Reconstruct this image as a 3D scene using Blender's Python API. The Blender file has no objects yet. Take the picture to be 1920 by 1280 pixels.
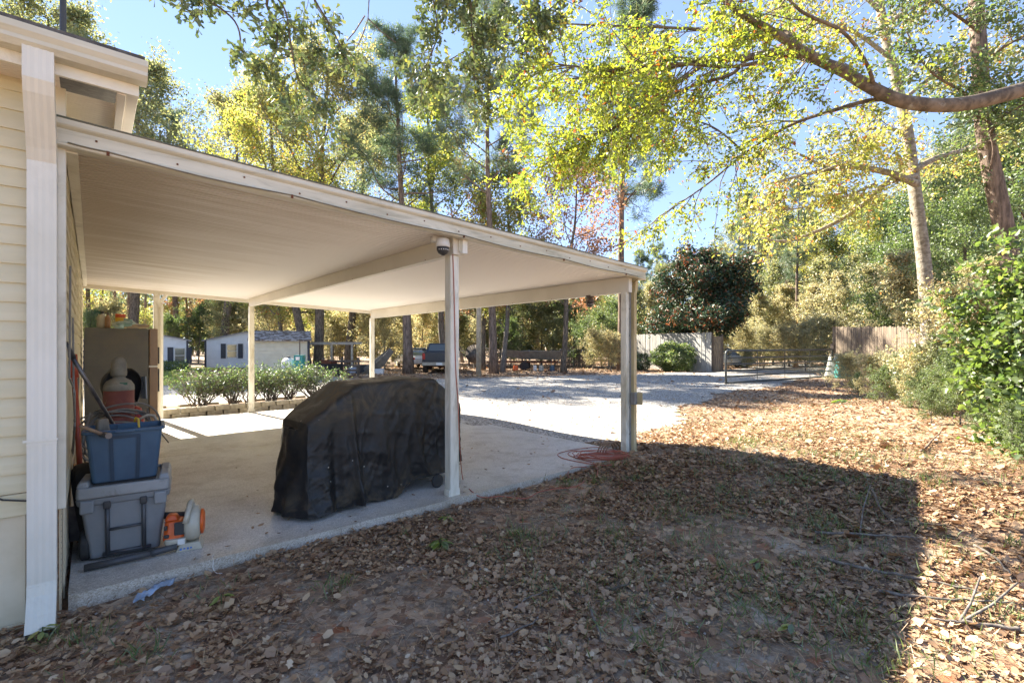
import bpy, bmesh, math, random
import numpy as np
from mathutils import Vector, Matrix
SC = bpy.context.scene
COL = SC.collection
R = math.radians
# ---------------------------------------------------------------- camera, sky, sun, exposure
EYE = 1.4
cam_d = bpy.data.cameras.new('camera'); cam = bpy.data.objects.new('camera', cam_d); COL.objects.link(cam)
cam_d.sensor_width = 36; cam_d.lens = 36*900/1920; cam_d.shift_y = 10/1920
cam_d.clip_start = 0.05; cam_d.clip_end = 900
YAW = math.atan2(788, 900)
cam.location = (0, 0, EYE); cam.rotation_euler = (R(90), 0, -YAW)
SC.camera = cam
SUN_EL, SUN_AZ = R(40), R(8)          # the sun stands over +Y, a touch to -X
w = bpy.data.worlds.new('World'); SC.world = w; w.use_nodes = True
nt = w.node_tree; nt.nodes.clear()
sky = nt.nodes.new('ShaderNodeTexSky'); sky.sky_type = 'NISHITA'; sky.sun_disc = False
sky.sun_elevation = SUN_EL; sky.sun_rotation = -SUN_AZ
sky.air_density = 0.6; sky.dust_density = 0.0; sky.ozone_density = 3.0
bg = nt.nodes.new('ShaderNodeBackground'); bg.inputs['Strength'].default_value = 0.056
out = nt.nodes.new('ShaderNodeOutputWorld')
gm = nt.nodes.new('ShaderNodeGamma'); gm.inputs[1].default_value = 0.5      # evens the bright side of the sky out
hs_ = nt.nodes.new('ShaderNodeHueSaturation'); hs_.inputs['Saturation'].default_value = 1.3; hs_.inputs['Hue'].default_value = 0.513
nt.links.new(sky.outputs[0], gm.inputs[0]); nt.links.new(gm.outputs[0], hs_.inputs['Color']); nt.links.new(hs_.outputs[0], bg.inputs[0]); nt.links.new(bg.outputs[0], out.inputs[0])
sd = bpy.data.lights.new('sun', 'SUN'); sun = bpy.data.objects.new('sun', sd); COL.objects.link(sun)
sd.energy = 2.0; sd.angle = R(0.5); sd.color = (1.0, 0.93, 0.8)
sdir = Vector((-math.sin(SUN_AZ)*math.cos(SUN_EL), math.cos(SUN_AZ)*math.cos(SUN_EL), math.sin(SUN_EL)))
sun.rotation_euler = sdir.to_track_quat('Z', 'Y').to_euler(); sun.location = (0, 20, 30)
SC.view_settings.view_transform = 'Standard'; SC.view_settings.look = 'None'
SC.view_settings.gamma = 1; SC.view_settings.use_curve_mapping = False
SC.view_settings.exposure = 3.8
SC.cycles.max_bounces = 12; SC.cycles.diffuse_bounces = 10; SC.cycles.glossy_bounces = 2
SC.cycles.transmission_bounces = 4; SC.cycles.transparent_max_bounces = 4
SC.cycles.caustics_reflective = False; SC.cycles.caustics_refractive = False
SC.cycles.use_denoising = True

FW = (math.sin(YAW), math.cos(YAW)); RT = (math.cos(YAW), -math.sin(YAW))
def D(u, d):                          # photo column + distance along the view -> ground x, y
    l = (u-960)/900*d
    return (RT[0]*l+FW[0]*d, RT[1]*l+FW[1]*d)
def ZZ(v, d): return EYE-(v-650)/900*d
def P3(u, v, d):
    x, y = D(u, d); return (x, y, ZZ(v, d))
def W(u, v, z=0.):
    return D(u, (EYE-z)*900/(v-650))
def proj(x, y):
    d = x*FW[0]+y*FW[1]; l = x*RT[0]+y*RT[1]
    return 960+900*l/max(d, .01), d
def sstep(x, a, b):
    t = np.clip((x-a)/(b-a), 0, 1); return t*t*(3-2*t)
def G(x, y):                          # height of the ground
    x = np.asarray(x, float); y = np.asarray(y, float)
    z = -0.085+0.06*sstep(x, 1.5, 5.2)*sstep(y, -2, 3)
    z = z-0.045*sstep(y, 11.5, 15)*1.0-0.04*sstep(x, 9, 20)
    r = np.hypot(x-4, y)
    z = z+0.018*np.sin(x*1.3+.6*np.sin(y*1.1))*np.cos(y*1.7+.4)*sstep(r, 0, 2)
    z = z+.20*sstep(x, 3.6, 6.4)*(1-sstep(y, 2.2, 4.6))
    z = z+1.2*sstep(x-0.25*y, 42, 90)
    z = z+0.25*sstep(x*.10-y, -.6, 4)*sstep(x, 5, 9)
    return z
def Gz(x, y): return float(G(x, y))

# ---------------------------------------------------------------- object helpers
def put(o, parent=None):
    COL.objects.link(o)
    if parent is not None: o.parent = parent
    return o
def tag(o, label=None, cat=None, group=None, kind=None):
    if label: o['label'] = label
    if cat: o['category'] = cat
    if group: o['group'] = group
    if kind: o['kind'] = kind
    return o
def thing(name, label, cat, loc=(0, 0, 0), rz=0, group=None):
    o = bpy.data.objects.new(name, None); o.empty_display_size = .1
    o.location = loc; o.rotation_euler = (0, 0, rz)
    COL.objects.link(o); return tag(o, label, cat, group)
class MB:
    """collects simple solids; build() links them as one mesh object"""
    def __init__(s): s.v = []; s.f = []
    def raw(s, v, f):
        n = len(s.v); s.v += [tuple(p) for p in v]; s.f += [tuple(i+n for i in q) for q in f]; return s
    def box(s, x0, y0, z0, x1, y1, z1, M=None):
        v = [(x0,y0,z0),(x1,y0,z0),(x1,y1,z0),(x0,y1,z0),(x0,y0,z1),(x1,y0,z1),(x1,y1,z1),(x0,y1,z1)]
        if M is not None: v = [tuple(M@Vector(p)) for p in v]
        return s.raw(v, [(0,3,2,1),(4,5,6,7),(0,1,5,4),(1,2,6,5),(2,3,7,6),(3,0,4,7)])
    def cbox(s, c, d, rz=0, M=None):
        m = Matrix.Translation(c)@Matrix.Rotation(rz, 4, 'Z')
        if M is not None: m = M@m
        return s.box(-d[0]/2,-d[1]/2,-d[2]/2,d[0]/2,d[1]/2,d[2]/2,m)
    def taper(s, c, b, t, h, rz=0, r=0.0, n=3):
        """rounded box standing on c, base size b, top size t"""
        ring = lambda d, z: s._rr(d[0]/2, d[1]/2, r, n, z)
        m = Matrix.Translation(c)@Matrix.Rotation(rz, 4, 'Z')
        a = ring(b, 0); e = ring(t, h); k = len(a)
        v = [tuple(m@Vector(p)) for p in a+e]
        f = [tuple(range(k))[::-1], tuple(range(k, 2*k))]+[(i, (i+1)%k, (i+1)%k+k, i+k) for i in range(k)]
        return s.raw(v, f)
    @staticmethod
    def _rr(hx, hy, r, n, z):
        if r <= 0: return [(-hx,-hy,z),(hx,-hy,z),(hx,hy,z),(-hx,hy,z)]
        o = []
        for cx, cy, a0 in ((hx-r,-hy+r,-90),(hx-r,hy-r,0),(-hx+r,hy-r,90),(-hx+r,-hy+r,180)):
            for i in range(n+1):
                a = R(a0+90*i/n); o.append((cx+r*math.cos(a), cy+r*math.sin(a), z))
        return o
    def tube(s, pts, rad, n=8, cap=True, closed=False):
        pts = [Vector(p) for p in pts]; m = len(pts)
        if not hasattr(rad, '__len__'): rad = [rad]*m
        t0 = (pts[1]-pts[0]).normalized()
        u = t0.orthogonal().normalized(); base = len(s.v)
        for i, p in enumerate(pts):
            a = pts[(i-1) % m] if (closed or i > 0) else pts[0]; b = pts[(i+1) % m] if (closed or i < m-1) else pts[-1]
            t = (b-a).normalized(); u = (u-t*u.dot(t))
            u = u.normalized() if u.length > 1e-6 else t.orthogonal().normalized()
            w_ = t.cross(u)
            for k in range(n):
                an = 2*math.pi*k/n
                s.v.append(tuple(p+(u*math.cos(an)+w_*math.sin(an))*rad[i]))
        for i in range(m if closed else m-1):
            j = (i+1) % m
            for k in range(n):
                s.f.append((base+i*n+k, base+i*n+(k+1)%n, base+j*n+(k+1)%n, base+j*n+k))
        if cap and not closed:
            s.f.append(tuple(base+k for k in range(n))[::-1]); s.f.append(tuple(base+(m-1)*n+k for k in range(n)))
        return s
    def lathe(s, prof, c=(0,0,0), n=20, M=None):
        m = Matrix.Translation(c) if M is None else M
        base = len(s.v)
        for r_, z in prof:
            for k in range(n):
                a = 2*math.pi*k/n; s.v.append(tuple(m@Vector((r_*math.cos(a), r_*math.sin(a), z))))
        for i in range(len(prof)-1):
            for k in range(n):
                s.f.append((base+i*n+k, base+i*n+(k+1)%n, base+(i+1)*n+(k+1)%n, base+(i+1)*n+k))
        if prof[0][0] > 1e-4: s.f.append(tuple(base+k for k in range(n))[::-1])
        if prof[-1][0] > 1e-4: s.f.append(tuple(base+(len(prof)-1)*n+k for k in range(n)))
        return s
    def prism(s, poly, a, b, M=None):
        """poly of (p,q) extruded along x from a to b: point = (x, p, q)"""
        k = len(poly); v = [(a, p, q) for p, q in poly]+[(b, p, q) for p, q in poly]
        if M is not None: v = [tuple(M@Vector(p)) for p in v]
        return s.raw(v, [tuple(range(k)), tuple(range(k, 2*k))[::-1]]+[(i+k, (i+1)%k+k, (i+1)%k, i) for i in range(k)])
    def sheet(s, prof, a, b, M=None):
        """open profile of (p,q) swept along x"""
        k = len(prof); v = [(a, p, q) for p, q in prof]+[(b, p, q) for p, q in prof]
        if M is not None: v = [tuple(M@Vector(p)) for p in v]
        return s.raw(v, [(i, i+1, i+1+k, i+k) for i in range(k-1)])
    def build(s, name, mat, parent=None, smooth=False, bevel=0, seg=2, solid=0):
        me = bpy.data.meshes.new(name); me.from_pydata(s.v, [], s.f)
        bm = bmesh.new(); bm.from_mesh(me)
        bmesh.ops.recalc_face_normals(bm, faces=bm.faces); bm.to_mesh(me); bm.free()
        me.materials.append(mat); me.validate()
        if smooth: me.shade_smooth()
        o = put(bpy.data.objects.new(name, me), parent)
        if solid:
            m = o.modifiers.new('s', 'SOLIDIFY'); m.thickness = solid; m.offset = 0
        if bevel:
            m = o.modifiers.new('b', 'BEVEL'); m.width = bevel; m.segments = seg; m.limit_method = 'ANGLE'; m.angle_limit = R(40)
            if not smooth:
                for p in me.polygons: p.use_smooth = True
                m2 = o.modifiers.new('w', 'WEIGHTED_NORMAL'); m2.keep_sharp = False
        return o
def islands(mb):
    par = list(range(len(mb.v)))
    def fi(a):
        while par[a] != a: par[a] = par[par[a]]; a = par[a]
        return a
    for f in mb.f:
        for q in f[1:]: par[fi(q)] = fi(f[0])
    gr_ = {}
    for f in mb.f: gr_.setdefault(fi(f[0]), []).append(f)
    for fs in gr_.values():
        ids = sorted({i for f in fs for i in f}); mp = {i: k for k, i in enumerate(ids)}
        n = MB(); n.v = [mb.v[i] for i in ids]; n.f = [tuple(mp[i] for i in f) for f in fs]; yield n
def build_each(mb, name, mat, parent=None, **kw): return [n.build(name, mat, parent, **kw) for n in islands(mb)]
def RZ(a, loc=(0,0,0)): return Matrix.Translation(loc)@Matrix.Rotation(a, 4, 'Z')

def npmesh(name, V, F, mat, parent=None, attr=None, smooth=False):
    """V (n,3), F (m,k) with one k"""
    me = bpy.data.meshes.new(name); m, k = F.shape
    me.vertices.add(len(V)); me.vertices.foreach_set('co', V.astype(np.float32).ravel())
    me.loops.add(m*k); me.loops.foreach_set('vertex_index', F.astype(np.int32).ravel())
    me.polygons.add(m); me.polygons.foreach_set('loop_start', np.arange(0, m*k, k, dtype=np.int32))
    me.update(calc_edges=True)
    if attr is not None:
        a = me.attributes.new('rnd', 'FLOAT', 'FACE'); a.data.foreach_set('value', attr.astype(np.float32))
    me.materials.append(mat)
    if smooth: me.shade_smooth()
    return put(bpy.data.objects.new(name, me), parent)

# ---------------------------------------------------------------- materials
def srgb(r, g, b):
    f = lambda c: ((c/255+.055)/1.055)**2.4 if c > 10 else c/255/12.92
    return (f(r), f(g), f(b), 1)
def nodes(name):
    m = bpy.data.materials.new(name); m.use_nodes = True
    t = m.node_tree; t.nodes.clear()
    o = t.nodes.new('ShaderNodeOutputMaterial'); b = t.nodes.new('ShaderNodeBsdfPrincipled')
    t.links.new(b.outputs[0], o.inputs[0]); return m, t, b, o
def lin(c): return (c[0], c[1], c[2], 1)
def mixc(t, fac, a, b, mode='MIX'):
    n = t.nodes.new('ShaderNodeMix'); n.data_type = 'RGBA'; n.blend_type = mode
    for sock, val in ((n.inputs[0], fac), (n.inputs[6], a), (n.inputs[7], b)):
        if hasattr(val, 'links') or hasattr(val, 'is_linked'): t.links.new(val, sock)
        else: sock.default_value = val
    return n.outputs[2]
def coords(t, scale=(1,1,1), world=False, rot=(0,0,0)):
    if world:
        g = t.nodes.new('ShaderNodeNewGeometry'); s = g.outputs['Position']
    else:
        g = t.nodes.new('ShaderNodeTexCoord'); s = g.outputs['Object']
    mp = t.nodes.new('ShaderNodeMapping'); mp.inputs['Scale'].default_value = scale; mp.inputs['Rotation'].default_value = rot
    t.links.new(s, mp.inputs[0]); return mp.outputs[0]
def noise(t, vec, scale, detail=5, rough=.6, dist=0):
    n = t.nodes.new('ShaderNodeTexNoise'); n.inputs['Scale'].default_value = scale
    n.inputs['Detail'].default_value = detail; n.inputs['Roughness'].default_value = rough; n.inputs['Distortion'].default_value = dist
    t.links.new(vec, n.inputs['Vector']); return n.outputs['Fac']
def voro(t, vec, scale, feat='F1', out='Distance', rnd=1):
    n = t.nodes.new('ShaderNodeTexVoronoi'); n.feature = feat; n.inputs['Scale'].default_value = scale
    n.inputs['Randomness'].default_value = rnd
    t.links.new(vec, n.inputs['Vector']); return n.outputs[out]
def ramp(t, fac, stops, interp='LINEAR'):
    n = t.nodes.new('ShaderNodeValToRGB'); n.color_ramp.interpolation = interp
    e = n.color_ramp.elements
    while len(e) < len(stops): e.new(.5)
    for i, (p, c) in enumerate(stops):
        e[i].position = p; e[i].color = c if hasattr(c, '__len__') else (c, c, c, 1)
    t.links.new(fac, n.inputs[0]); return n.outputs[0]
def bump(t, b, h, s=.3, d=.01):
    n = t.nodes.new('ShaderNodeBump'); n.inputs['Strength'].default_value = s; n.inputs['Distance'].default_value = d
    t.links.new(h, n.inputs['Height']); t.links.new(n.outputs[0], b.inputs['Normal']); return n
def math_(t, op, a, b=None):
    n = t.nodes.new('ShaderNodeMath'); n.operation = op
    for i, x in enumerate((a, b)):
        if x is None: continue
        if hasattr(x, 'is_linked'): t.links.new(x, n.inputs[i])
        else: n.inputs[i].default_value = x
    return n.outputs[0]
def M_(name, c, c2=None, rough=.6, scale=8, amt=(.4,.6), bmp=.15, bscale=None, metal=0, dirt=None, dscale=3, damt=(.55,.75), stretch=(1,1,1), spec=.5, bd=.004):
    m, t, b, o = nodes(name); v = coords(t, stretch)
    n1 = noise(t, v, scale)
    c2 = c2 or tuple(x*.8 for x in c[:3])
    col = mixc(t, ramp(t, n1, [(amt[0],0.),(amt[1],1.)]), lin(c), lin(c2))
    if dirt:
        n2 = noise(t, v, dscale, 8, .7, .6)
        col = mixc(t, ramp(t, n2, [(damt[0],0.),(damt[1],1.)]), col, lin(dirt))
    t.links.new(col, b.inputs['Base Color'])
    b.inputs['Roughness'].default_value = rough; b.inputs['Metallic'].default_value = metal
    b.inputs['Specular IOR Level'].default_value = spec
    if bmp: bump(t, b, noise(t, v, bscale or scale*6, 4), bmp, bd)
    return m
def leafmat(name, stops, trans=.5, rough=.5, sat=1.0, gloss=.06):
    m = bpy.data.materials.new(name); m.use_nodes = True; t = m.node_tree; t.nodes.clear()
    o = t.nodes.new('ShaderNodeOutputMaterial')
    a = t.nodes.new('ShaderNodeAttribute'); a.attribute_name = 'rnd'
    oi = t.nodes.new('ShaderNodeObjectInfo')
    f = math_(t, 'ADD', a.outputs['Fac'], math_(t, 'MULTIPLY', math_(t, 'SUBTRACT', oi.outputs['Random'], .5), .25))
    col = ramp(t, f, [(p, lin(c)) for p, c in stops])
    d = t.nodes.new('ShaderNodeBsdfDiffuse'); tr = t.nodes.new('ShaderNodeBsdfTranslucent')
    gl = t.nodes.new('ShaderNodeBsdfGlossy'); gl.inputs['Roughness'].default_value = rough; gl.inputs['Color'].default_value = (.9,.9,.9,1)
    t.links.new(col, d.inputs[0])
    hs = t.nodes.new('ShaderNodeHueSaturation'); hs.inputs['Value'].default_value = 1.5; hs.inputs['Saturation'].default_value = 1.1*sat; hs.inputs['Hue'].default_value = .49
    t.links.new(col, hs.inputs['Color']); t.links.new(hs.outputs[0], tr.inputs[0])
    m1 = t.nodes.new('ShaderNodeMixShader'); m1.inputs[0].default_value = trans
    t.links.new(d.outputs[0], m1.inputs[1]); t.links.new(tr.outputs[0], m1.inputs[2])
    m2 = t.nodes.new('ShaderNodeMixShader'); m2.inputs[0].default_value = gloss
    t.links.new(m1.outputs[0], m2.inputs[1]); t.links.new(gl.outputs[0], m2.inputs[2])
    t.links.new(m2.outputs[0], o.inputs[0]); return m

MT = {}
MT['siding'] = M_('cream_vinyl', (.66,.60,.42), (.60,.54,.36), .45, 2, bmp=.03, dirt=(.36,.33,.22), dscale=1.5, damt=(.6,.9), stretch=(.4,.4,3))
MT['trimw'] = M_('painted_aluminium', (.76,.72,.61), (.68,.64,.52), .4, 3, bmp=.03, dirt=(.30,.27,.18), dscale=2.5, damt=(.52,.85))
MT['postw'] = M_('post_paint', (.75,.72,.62), (.62,.58,.46), .45, 5, bmp=.05, dirt=(.26,.22,.12), dscale=7, damt=(.48,.78), stretch=(1,1,.25))
MT['spout'] = M_('white_downspout', (.72,.69,.60), (.64,.61,.51), .4, 2, bmp=.02, dirt=(.42,.38,.28), dscale=1.6, damt=(.55,.9), stretch=(1,1,.6))
MT['skirt'] = M_('skirting_vinyl', (.66,.59,.44), (.58,.51,.36), .5, 3, bmp=.02, dirt=(.25,.19,.12), dscale=2, damt=(.58,.9))
MT['fascia'] = M_('gutter_beige', (.66,.62,.50), (.56,.52,.40), .45, 3, bmp=.03, dirt=(.22,.20,.12), dscale=4, damt=(.5,.8), stretch=(.35,1,2.5))
MT['beam'] = M_('beam_tan', (.68,.64,.55), (.63,.59,.50), .45, 1.5, bmp=.02)
MT['soffit'] = M_('soffit_white', (.78,.71,.63), (.72,.65,.56), .5, 2, bmp=.02)
MT['rust'] = M_('rust', (.16,.05,.02), (.08,.03,.015), .9, 40)
MT['dark'] = M_('black_plastic', (.035,.035,.036), (.045,.045,.045), .5, 20)
MT['greyplas'] = M_('grey_conduit', (.25,.24,.22), None, .6, 20)
def mk_ceiling():
    m, t, b, o = nodes('ribbed_ceiling'); v = coords(t, (.28, 3.2, 1), True)
    n = noise(t, v, 1.2, 7, .65, .3)
    g = t.nodes.new('ShaderNodeSeparateXYZ'); gg = t.nodes.new('ShaderNodeNewGeometry'); t.links.new(gg.outputs['Position'], g.inputs[0])
    # mildew streaks kept to the boards next to the house
    near = ramp(t, math_(t, 'ADD', math_(t, 'MULTIPLY', g.outputs[0], .3), math_(t, 'MULTIPLY', g.outputs[1], .03)), [(.05,1.),(1.0,0.)])
    st = ramp(t, math_(t, 'MULTIPLY', n, near), [(.15,0.),(.42,1.)])
    base = mixc(t, noise(t, coords(t, (1,1,1), True), .7), (.86,.84,.82,1), (.82,.79,.76,1))
    t.links.new(mixc(t, st, base, (.52,.46,.37,1)), b.inputs['Base Color'])
    b.inputs['Roughness'].default_value = .5; return m
MT['ceil'] = mk_ceiling()
def mk_slab():
    m, t, b, o = nodes('exposed_concrete'); v = coords(t, (1,1,1), True)
    n1 = noise(t, v, .9, 8, .65, .5); n2 = noise(t, v, 3.5, 6, .7); sp = voro(t, v, 160, out='Color')
    sx = t.nodes.new('ShaderNodeSeparateColor'); t.links.new(sp, sx.inputs[0])
    agg = ramp(t, sx.outputs[0], [(0,(.16,.13,.10,1)),(.2,(.38,.33,.26,1)),(.55,(.58,.52,.43,1)),(.85,(.72,.67,.58,1)),(1,(.85,.82,.74,1))])
    base = mixc(t, ramp(t, n1, [(.35,0.),(.7,1.)]), (.62,.60,.57,1), (.50,.48,.45,1))
    ps = t.nodes.new('ShaderNodeSeparateXYZ'); t.links.new(v, ps.inputs[0])
    wear = ramp(t, math_(t, 'ADD', math_(t, 'MULTIPLY', ps.outputs[1], .1), math_(t, 'MULTIPLY', n1, .04)), [(.385,.92),(.412,.5)])   # coat worn off along the front edge
    agg = mixc(t, math_(t, 'MULTIPLY', math_(t, 'SUBTRACT', wear, .5), 1.3), agg, (.34,.28,.20,1))
    col = mixc(t, wear, base, agg)
    col = mixc(t, ramp(t, n2, [(.5,0.),(.75,.7)]), col, (.27,.22,.15,1))
    n3 = noise(t, coords(t, (1,1,1), True), 1.7, 9, .75, 1.5); col = mixc(t, ramp(t, n3, [(.56,0.),(.68,.45)]), col, (.30,.25,.18,1))
    t.links.new(col, b.inputs['Base Color'])
    rr = ramp(t, n1, [(.38,.28),(.62,.6)]); t.links.new(rr, b.inputs['Roughness'])
    bump(t, b, voro(t, v, 160), .35, .003); return m
MT['slab'] = mk_slab()
def mk_ground():
    m, t, b, o = nodes('litter_soil'); v = coords(t, (1,1,1), True)
    big = noise(t, v, .45, 6, .6, .4); mid = noise(t, v, 3, 6, .7); fine = noise(t, v, 45, 5, .7)
    soil = mixc(t, ramp(t, fine, [(.3,0.),(.7,1.)]), (.15,.11,.08,1), (.32,.25,.18,1))
    sand = mixc(t, ramp(t, fine, [(.3,0.),(.7,1.)]), (.38,.32,.25,1), (.60,.52,.42,1))
    col = mixc(t, ramp(t, math_(t, 'ADD', math_(t, 'MULTIPLY', mid, .5), math_(t, 'MULTIPLY', big, .5)), [(.5,0.),(.6,1.)]), soil, sand)
    # far off the sheet is leaf litter: cells the size of leaves
    vc = voro(t, v, 16, out='Color'); sx = t.nodes.new('ShaderNodeSeparateColor'); t.links.new(vc, sx.inputs[0])
    leaf = ramp(t, sx.outputs[0], [(0,(.10,.06,.04,1)),(.3,(.22,.13,.08,1)),(.6,(.36,.23,.14,1)),(.85,(.50,.37,.25,1)),(1,(.30,.12,.06,1))])
    sel = ramp(t, noise(t, v, 5, 6, .7), [(.42,0.),(.56,1.)])
    col = mixc(t, sel, col, leaf)
    t.links.new(col, b.inputs['Base Color']); b.inputs['Roughness'].default_value = .95
    b.inputs['Specular IOR Level'].default_value = .15
    bump(t, b, math_(t, 'ADD', fine, voro(t, v, 16)), .6, .02); return m
MT['ground'] = mk_ground()
def mk_gravel():
    m, t, b, o = nodes('pale_gravel'); v = coords(t, (1,1,1), True)
    vc = voro(t, v, 38, out='Color'); sx = t.nodes.new('ShaderNodeSeparateColor'); t.links.new(vc, sx.inputs[0])
    col = ramp(t, sx.outputs[0], [(0,(.05,.043,.037,1)),(.2,(.18,.165,.145,1)),(.5,(.37,.34,.30,1)),(.85,(.52,.48,.42,1)),(1,(.72,.68,.62,1))])
    n = noise(t, v, .8, 7, .65); col = mixc(t, ramp(t, n, [(.5,0.),(.75,.4)]), col, (.33,.29,.24,1))
    t.links.new(col, b.inputs['Base Color']); b.inputs['Roughness'].default_value = .85
    bump(t, b, voro(t, v, 38), .9, .02); return m
MT['gravel'] = mk_gravel()
MT['grass'] = leafmat('grass', [(0,(.07,.11,.03)),(.6,(.12,.18,.05)),(1,(.2,.22,.08))], .4)
MT['bark_oak'] = M_('bark_oak', (.22,.175,.13), (.10,.08,.06), .9, 6, (.4,.6), .9, 14, stretch=(3,3,.8), spec=.1, bd=.03)
MT['bark_pine'] = M_('bark_pine', (.25,.185,.145), (.12,.09,.07), .9, 5, (.42,.58), .9, 9, stretch=(3,3,.6), dirt=(.28,.20,.15), dscale=6, spec=.1, bd=.03)
MT['bark_pale'] = M_('bark_pale', (.36,.32,.26), (.20,.165,.125), .85, 5, (.4,.6), .7, 14, stretch=(2,2,3), dirt=(.11,.09,.065), dscale=4, spec=.1, bd=.02)
MT['bark_limb'] = M_('bark_limb', (.20,.155,.115), (.10,.078,.06), .9, 9, (.4,.6), .8, 22, dirt=(.30,.28,.24), dscale=5, damt=(.58,.7), spec=.1, bd=.012)
MT['bark_grey'] = M_('bark_grey', (.23,.20,.17), (.12,.10,.085), .9, 8, (.4,.6), .5, 20, stretch=(3,3,.6), spec=.1)
# ================================================================ THE SETTING
def grid_sheet(name, xs, ys, mat, keep=None, dz=0, kind='structure'):
    X, Y = np.meshgrid(xs, ys, indexing='ij'); Z = G(X, Y)+dz
    V = np.stack([X, Y, Z], -1).reshape(-1, 3); nx, ny = len(xs), len(ys)
    i, j = np.meshgrid(np.arange(nx-1), np.arange(ny-1), indexing='ij')
    a = (i*ny+j).ravel(); F = np.stack([a, a+ny, a+ny+1, a+1], -1)
    if keep is not None:
        c = V[F].mean(1); F = F[keep(c[:, 0], c[:, 1])]
        u, inv = np.unique(F, return_inverse=True); V = V[u]; F = inv.reshape(F.shape)
    return tag(npmesh(name, V, F, mat, smooth=True), kind=kind)
def axis(lo, hi, fine_lo, fine_hi, step):
    a = np.arange(fine_lo, fine_hi, step)
    r = [fine_hi]; s = step
    while r[-1] < hi: s *= 1.25; r.append(r[-1]+s)
    l = [fine_lo]; s = step
    while l[-1] > lo: s *= 1.25; l.append(l[-1]-s)
    return np.concatenate([np.array(l[:0:-1]), a, np.array(r)])
def inpoly(x, y, poly):
    x = np.asarray(x); c = np.zeros(x.shape, bool); n = len(poly)
    for i in range(n):
        x1, y1 = poly[i]; x2, y2 = poly[(i+1) % n]
        c ^= ((y1 > y) != (y2 > y)) & (x < (x2-x1)*(y-y1)/(y2-y1+1e-12)+x1)
    return c
GRAVEL = [(5.3,3.9),(5.9,3.75),(7.2,4.4),(8.79,5.0),(10.6,5.9),(12.5,6.4),(16.1,6.9),(21,7.2),(28,8.0),(46,13.5),(46,16.5),(31,14.2),(28.5,13.7),(22.0,16.0),
          (17.5,17.3),(12.7,18.2),(9.5,20.5),(8.0,26),(4.8,26.5),(2.0,25),(-6,24),(-9,18),(-6,13.4),(1.0,13.3),(4.9,13.4),(5.0,12.1),(4.9,11.3),(5.3,11.2)]
def wob(x, y): return .22*np.sin(x*1.9+y*.7)+.16*np.sin(x*4.3-y*3.1)+.1*np.sin(9*y+5*x)
def in_gravel(x, y): return inpoly(x+wob(x, y)*.8, y+wob(y, x)*.8, GRAVEL)
grid_sheet('ground', axis(-400, 500, -4, 16, .2), axis(-60, 600, -2, 16, .2), MT['ground'])
grid_sheet('gravel_drive', np.concatenate([np.arange(-9, 20, .1), np.arange(20, 48, .3)]), np.arange(3.5, 27, .1), MT['gravel'], keep=in_gravel, dz=.012)
MT['lawn'] = M_('lawn_soil', (.20,.24,.05), (.27,.25,.09), .9, 9, bmp=.6, spec=.1)
lawn = [W(u, v, -.12)[:2] for u, v in ((225,722),(345,722),(350,700),(420,694),(250,690))]
lx = [p[0] for p in lawn]; ly = [p[1] for p in lawn]
grid_sheet('lawn', np.arange(min(lx)-1, max(lx)+1, .4), np.arange(min(ly)-1, max(ly)+1, .4), MT['lawn'], keep=lambda x, y: inpoly(x+wob(x, y), y+wob(y, x), lawn), dz=.02)
# concrete slab in two bays with a control joint and a broken near corner
sb = MB()
xs = np.arange(-.10, 5.41, .11); rnd = random.Random(4)
edge = [(-.10, 3.70), (-.06, 3.665)]+[(x, 3.68+rnd.uniform(-.004, .004)) for x in xs[1:]]
top = [(x, y, 0.0) for x, y in edge]; low = [(x, y-rnd.uniform(-.004, .012), Gz(x, y)-.15) for x, y in edge]
back = [(5.40, 7.50, 0.0), (-.10, 7.50, 0.0)]
k = len(edge)
sb.raw(top+back+low, [tuple(range(k+2))[::-1]]+[(i, i+1, k+2+i+1, k+2+i) for i in range(k-1)])
sb.box(5.39, 3.7, -.25, 5.401, 7.50, -.0005)
sb.box(-.10, 7.512, -.25, 5.40, 11.45, 0.0)
sb.box(-.101, 3.72, -.25, -.09, 7.5, -.0005)
sb.box(-.09, 7.49, -.02, 5.39, 7.513, -.006)
tag(sb.build('pavement', MT['slab']), kind='structure')

# ================================================================ THE HOUSE
HX, HY, HB = -.13, 3.68, 11.9
house = thing('house', 'cream vinyl sided house end with white downspout at the left edge of the carport', 'house', (HX, HY, 0))
hl = Matrix.Translation((-HX, -HY, 0))
def lap(z0, z1, step, y0, d=.013):
    p = []; z = z0
    while z < z1-.001:
        zz = min(z+step, z1); p += [(y0-d, z), (y0-d, z+.012), (y0-d*.75, z+step*.5), (y0-.001, zz-.004)]; p.append((y0-.001, zz)); z = zz
    return p
m = MB(); m.sheet(lap(.62, 2.84, .102, 0), -3.4, -.02); m.build('siding', MT['siding'], house)
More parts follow.
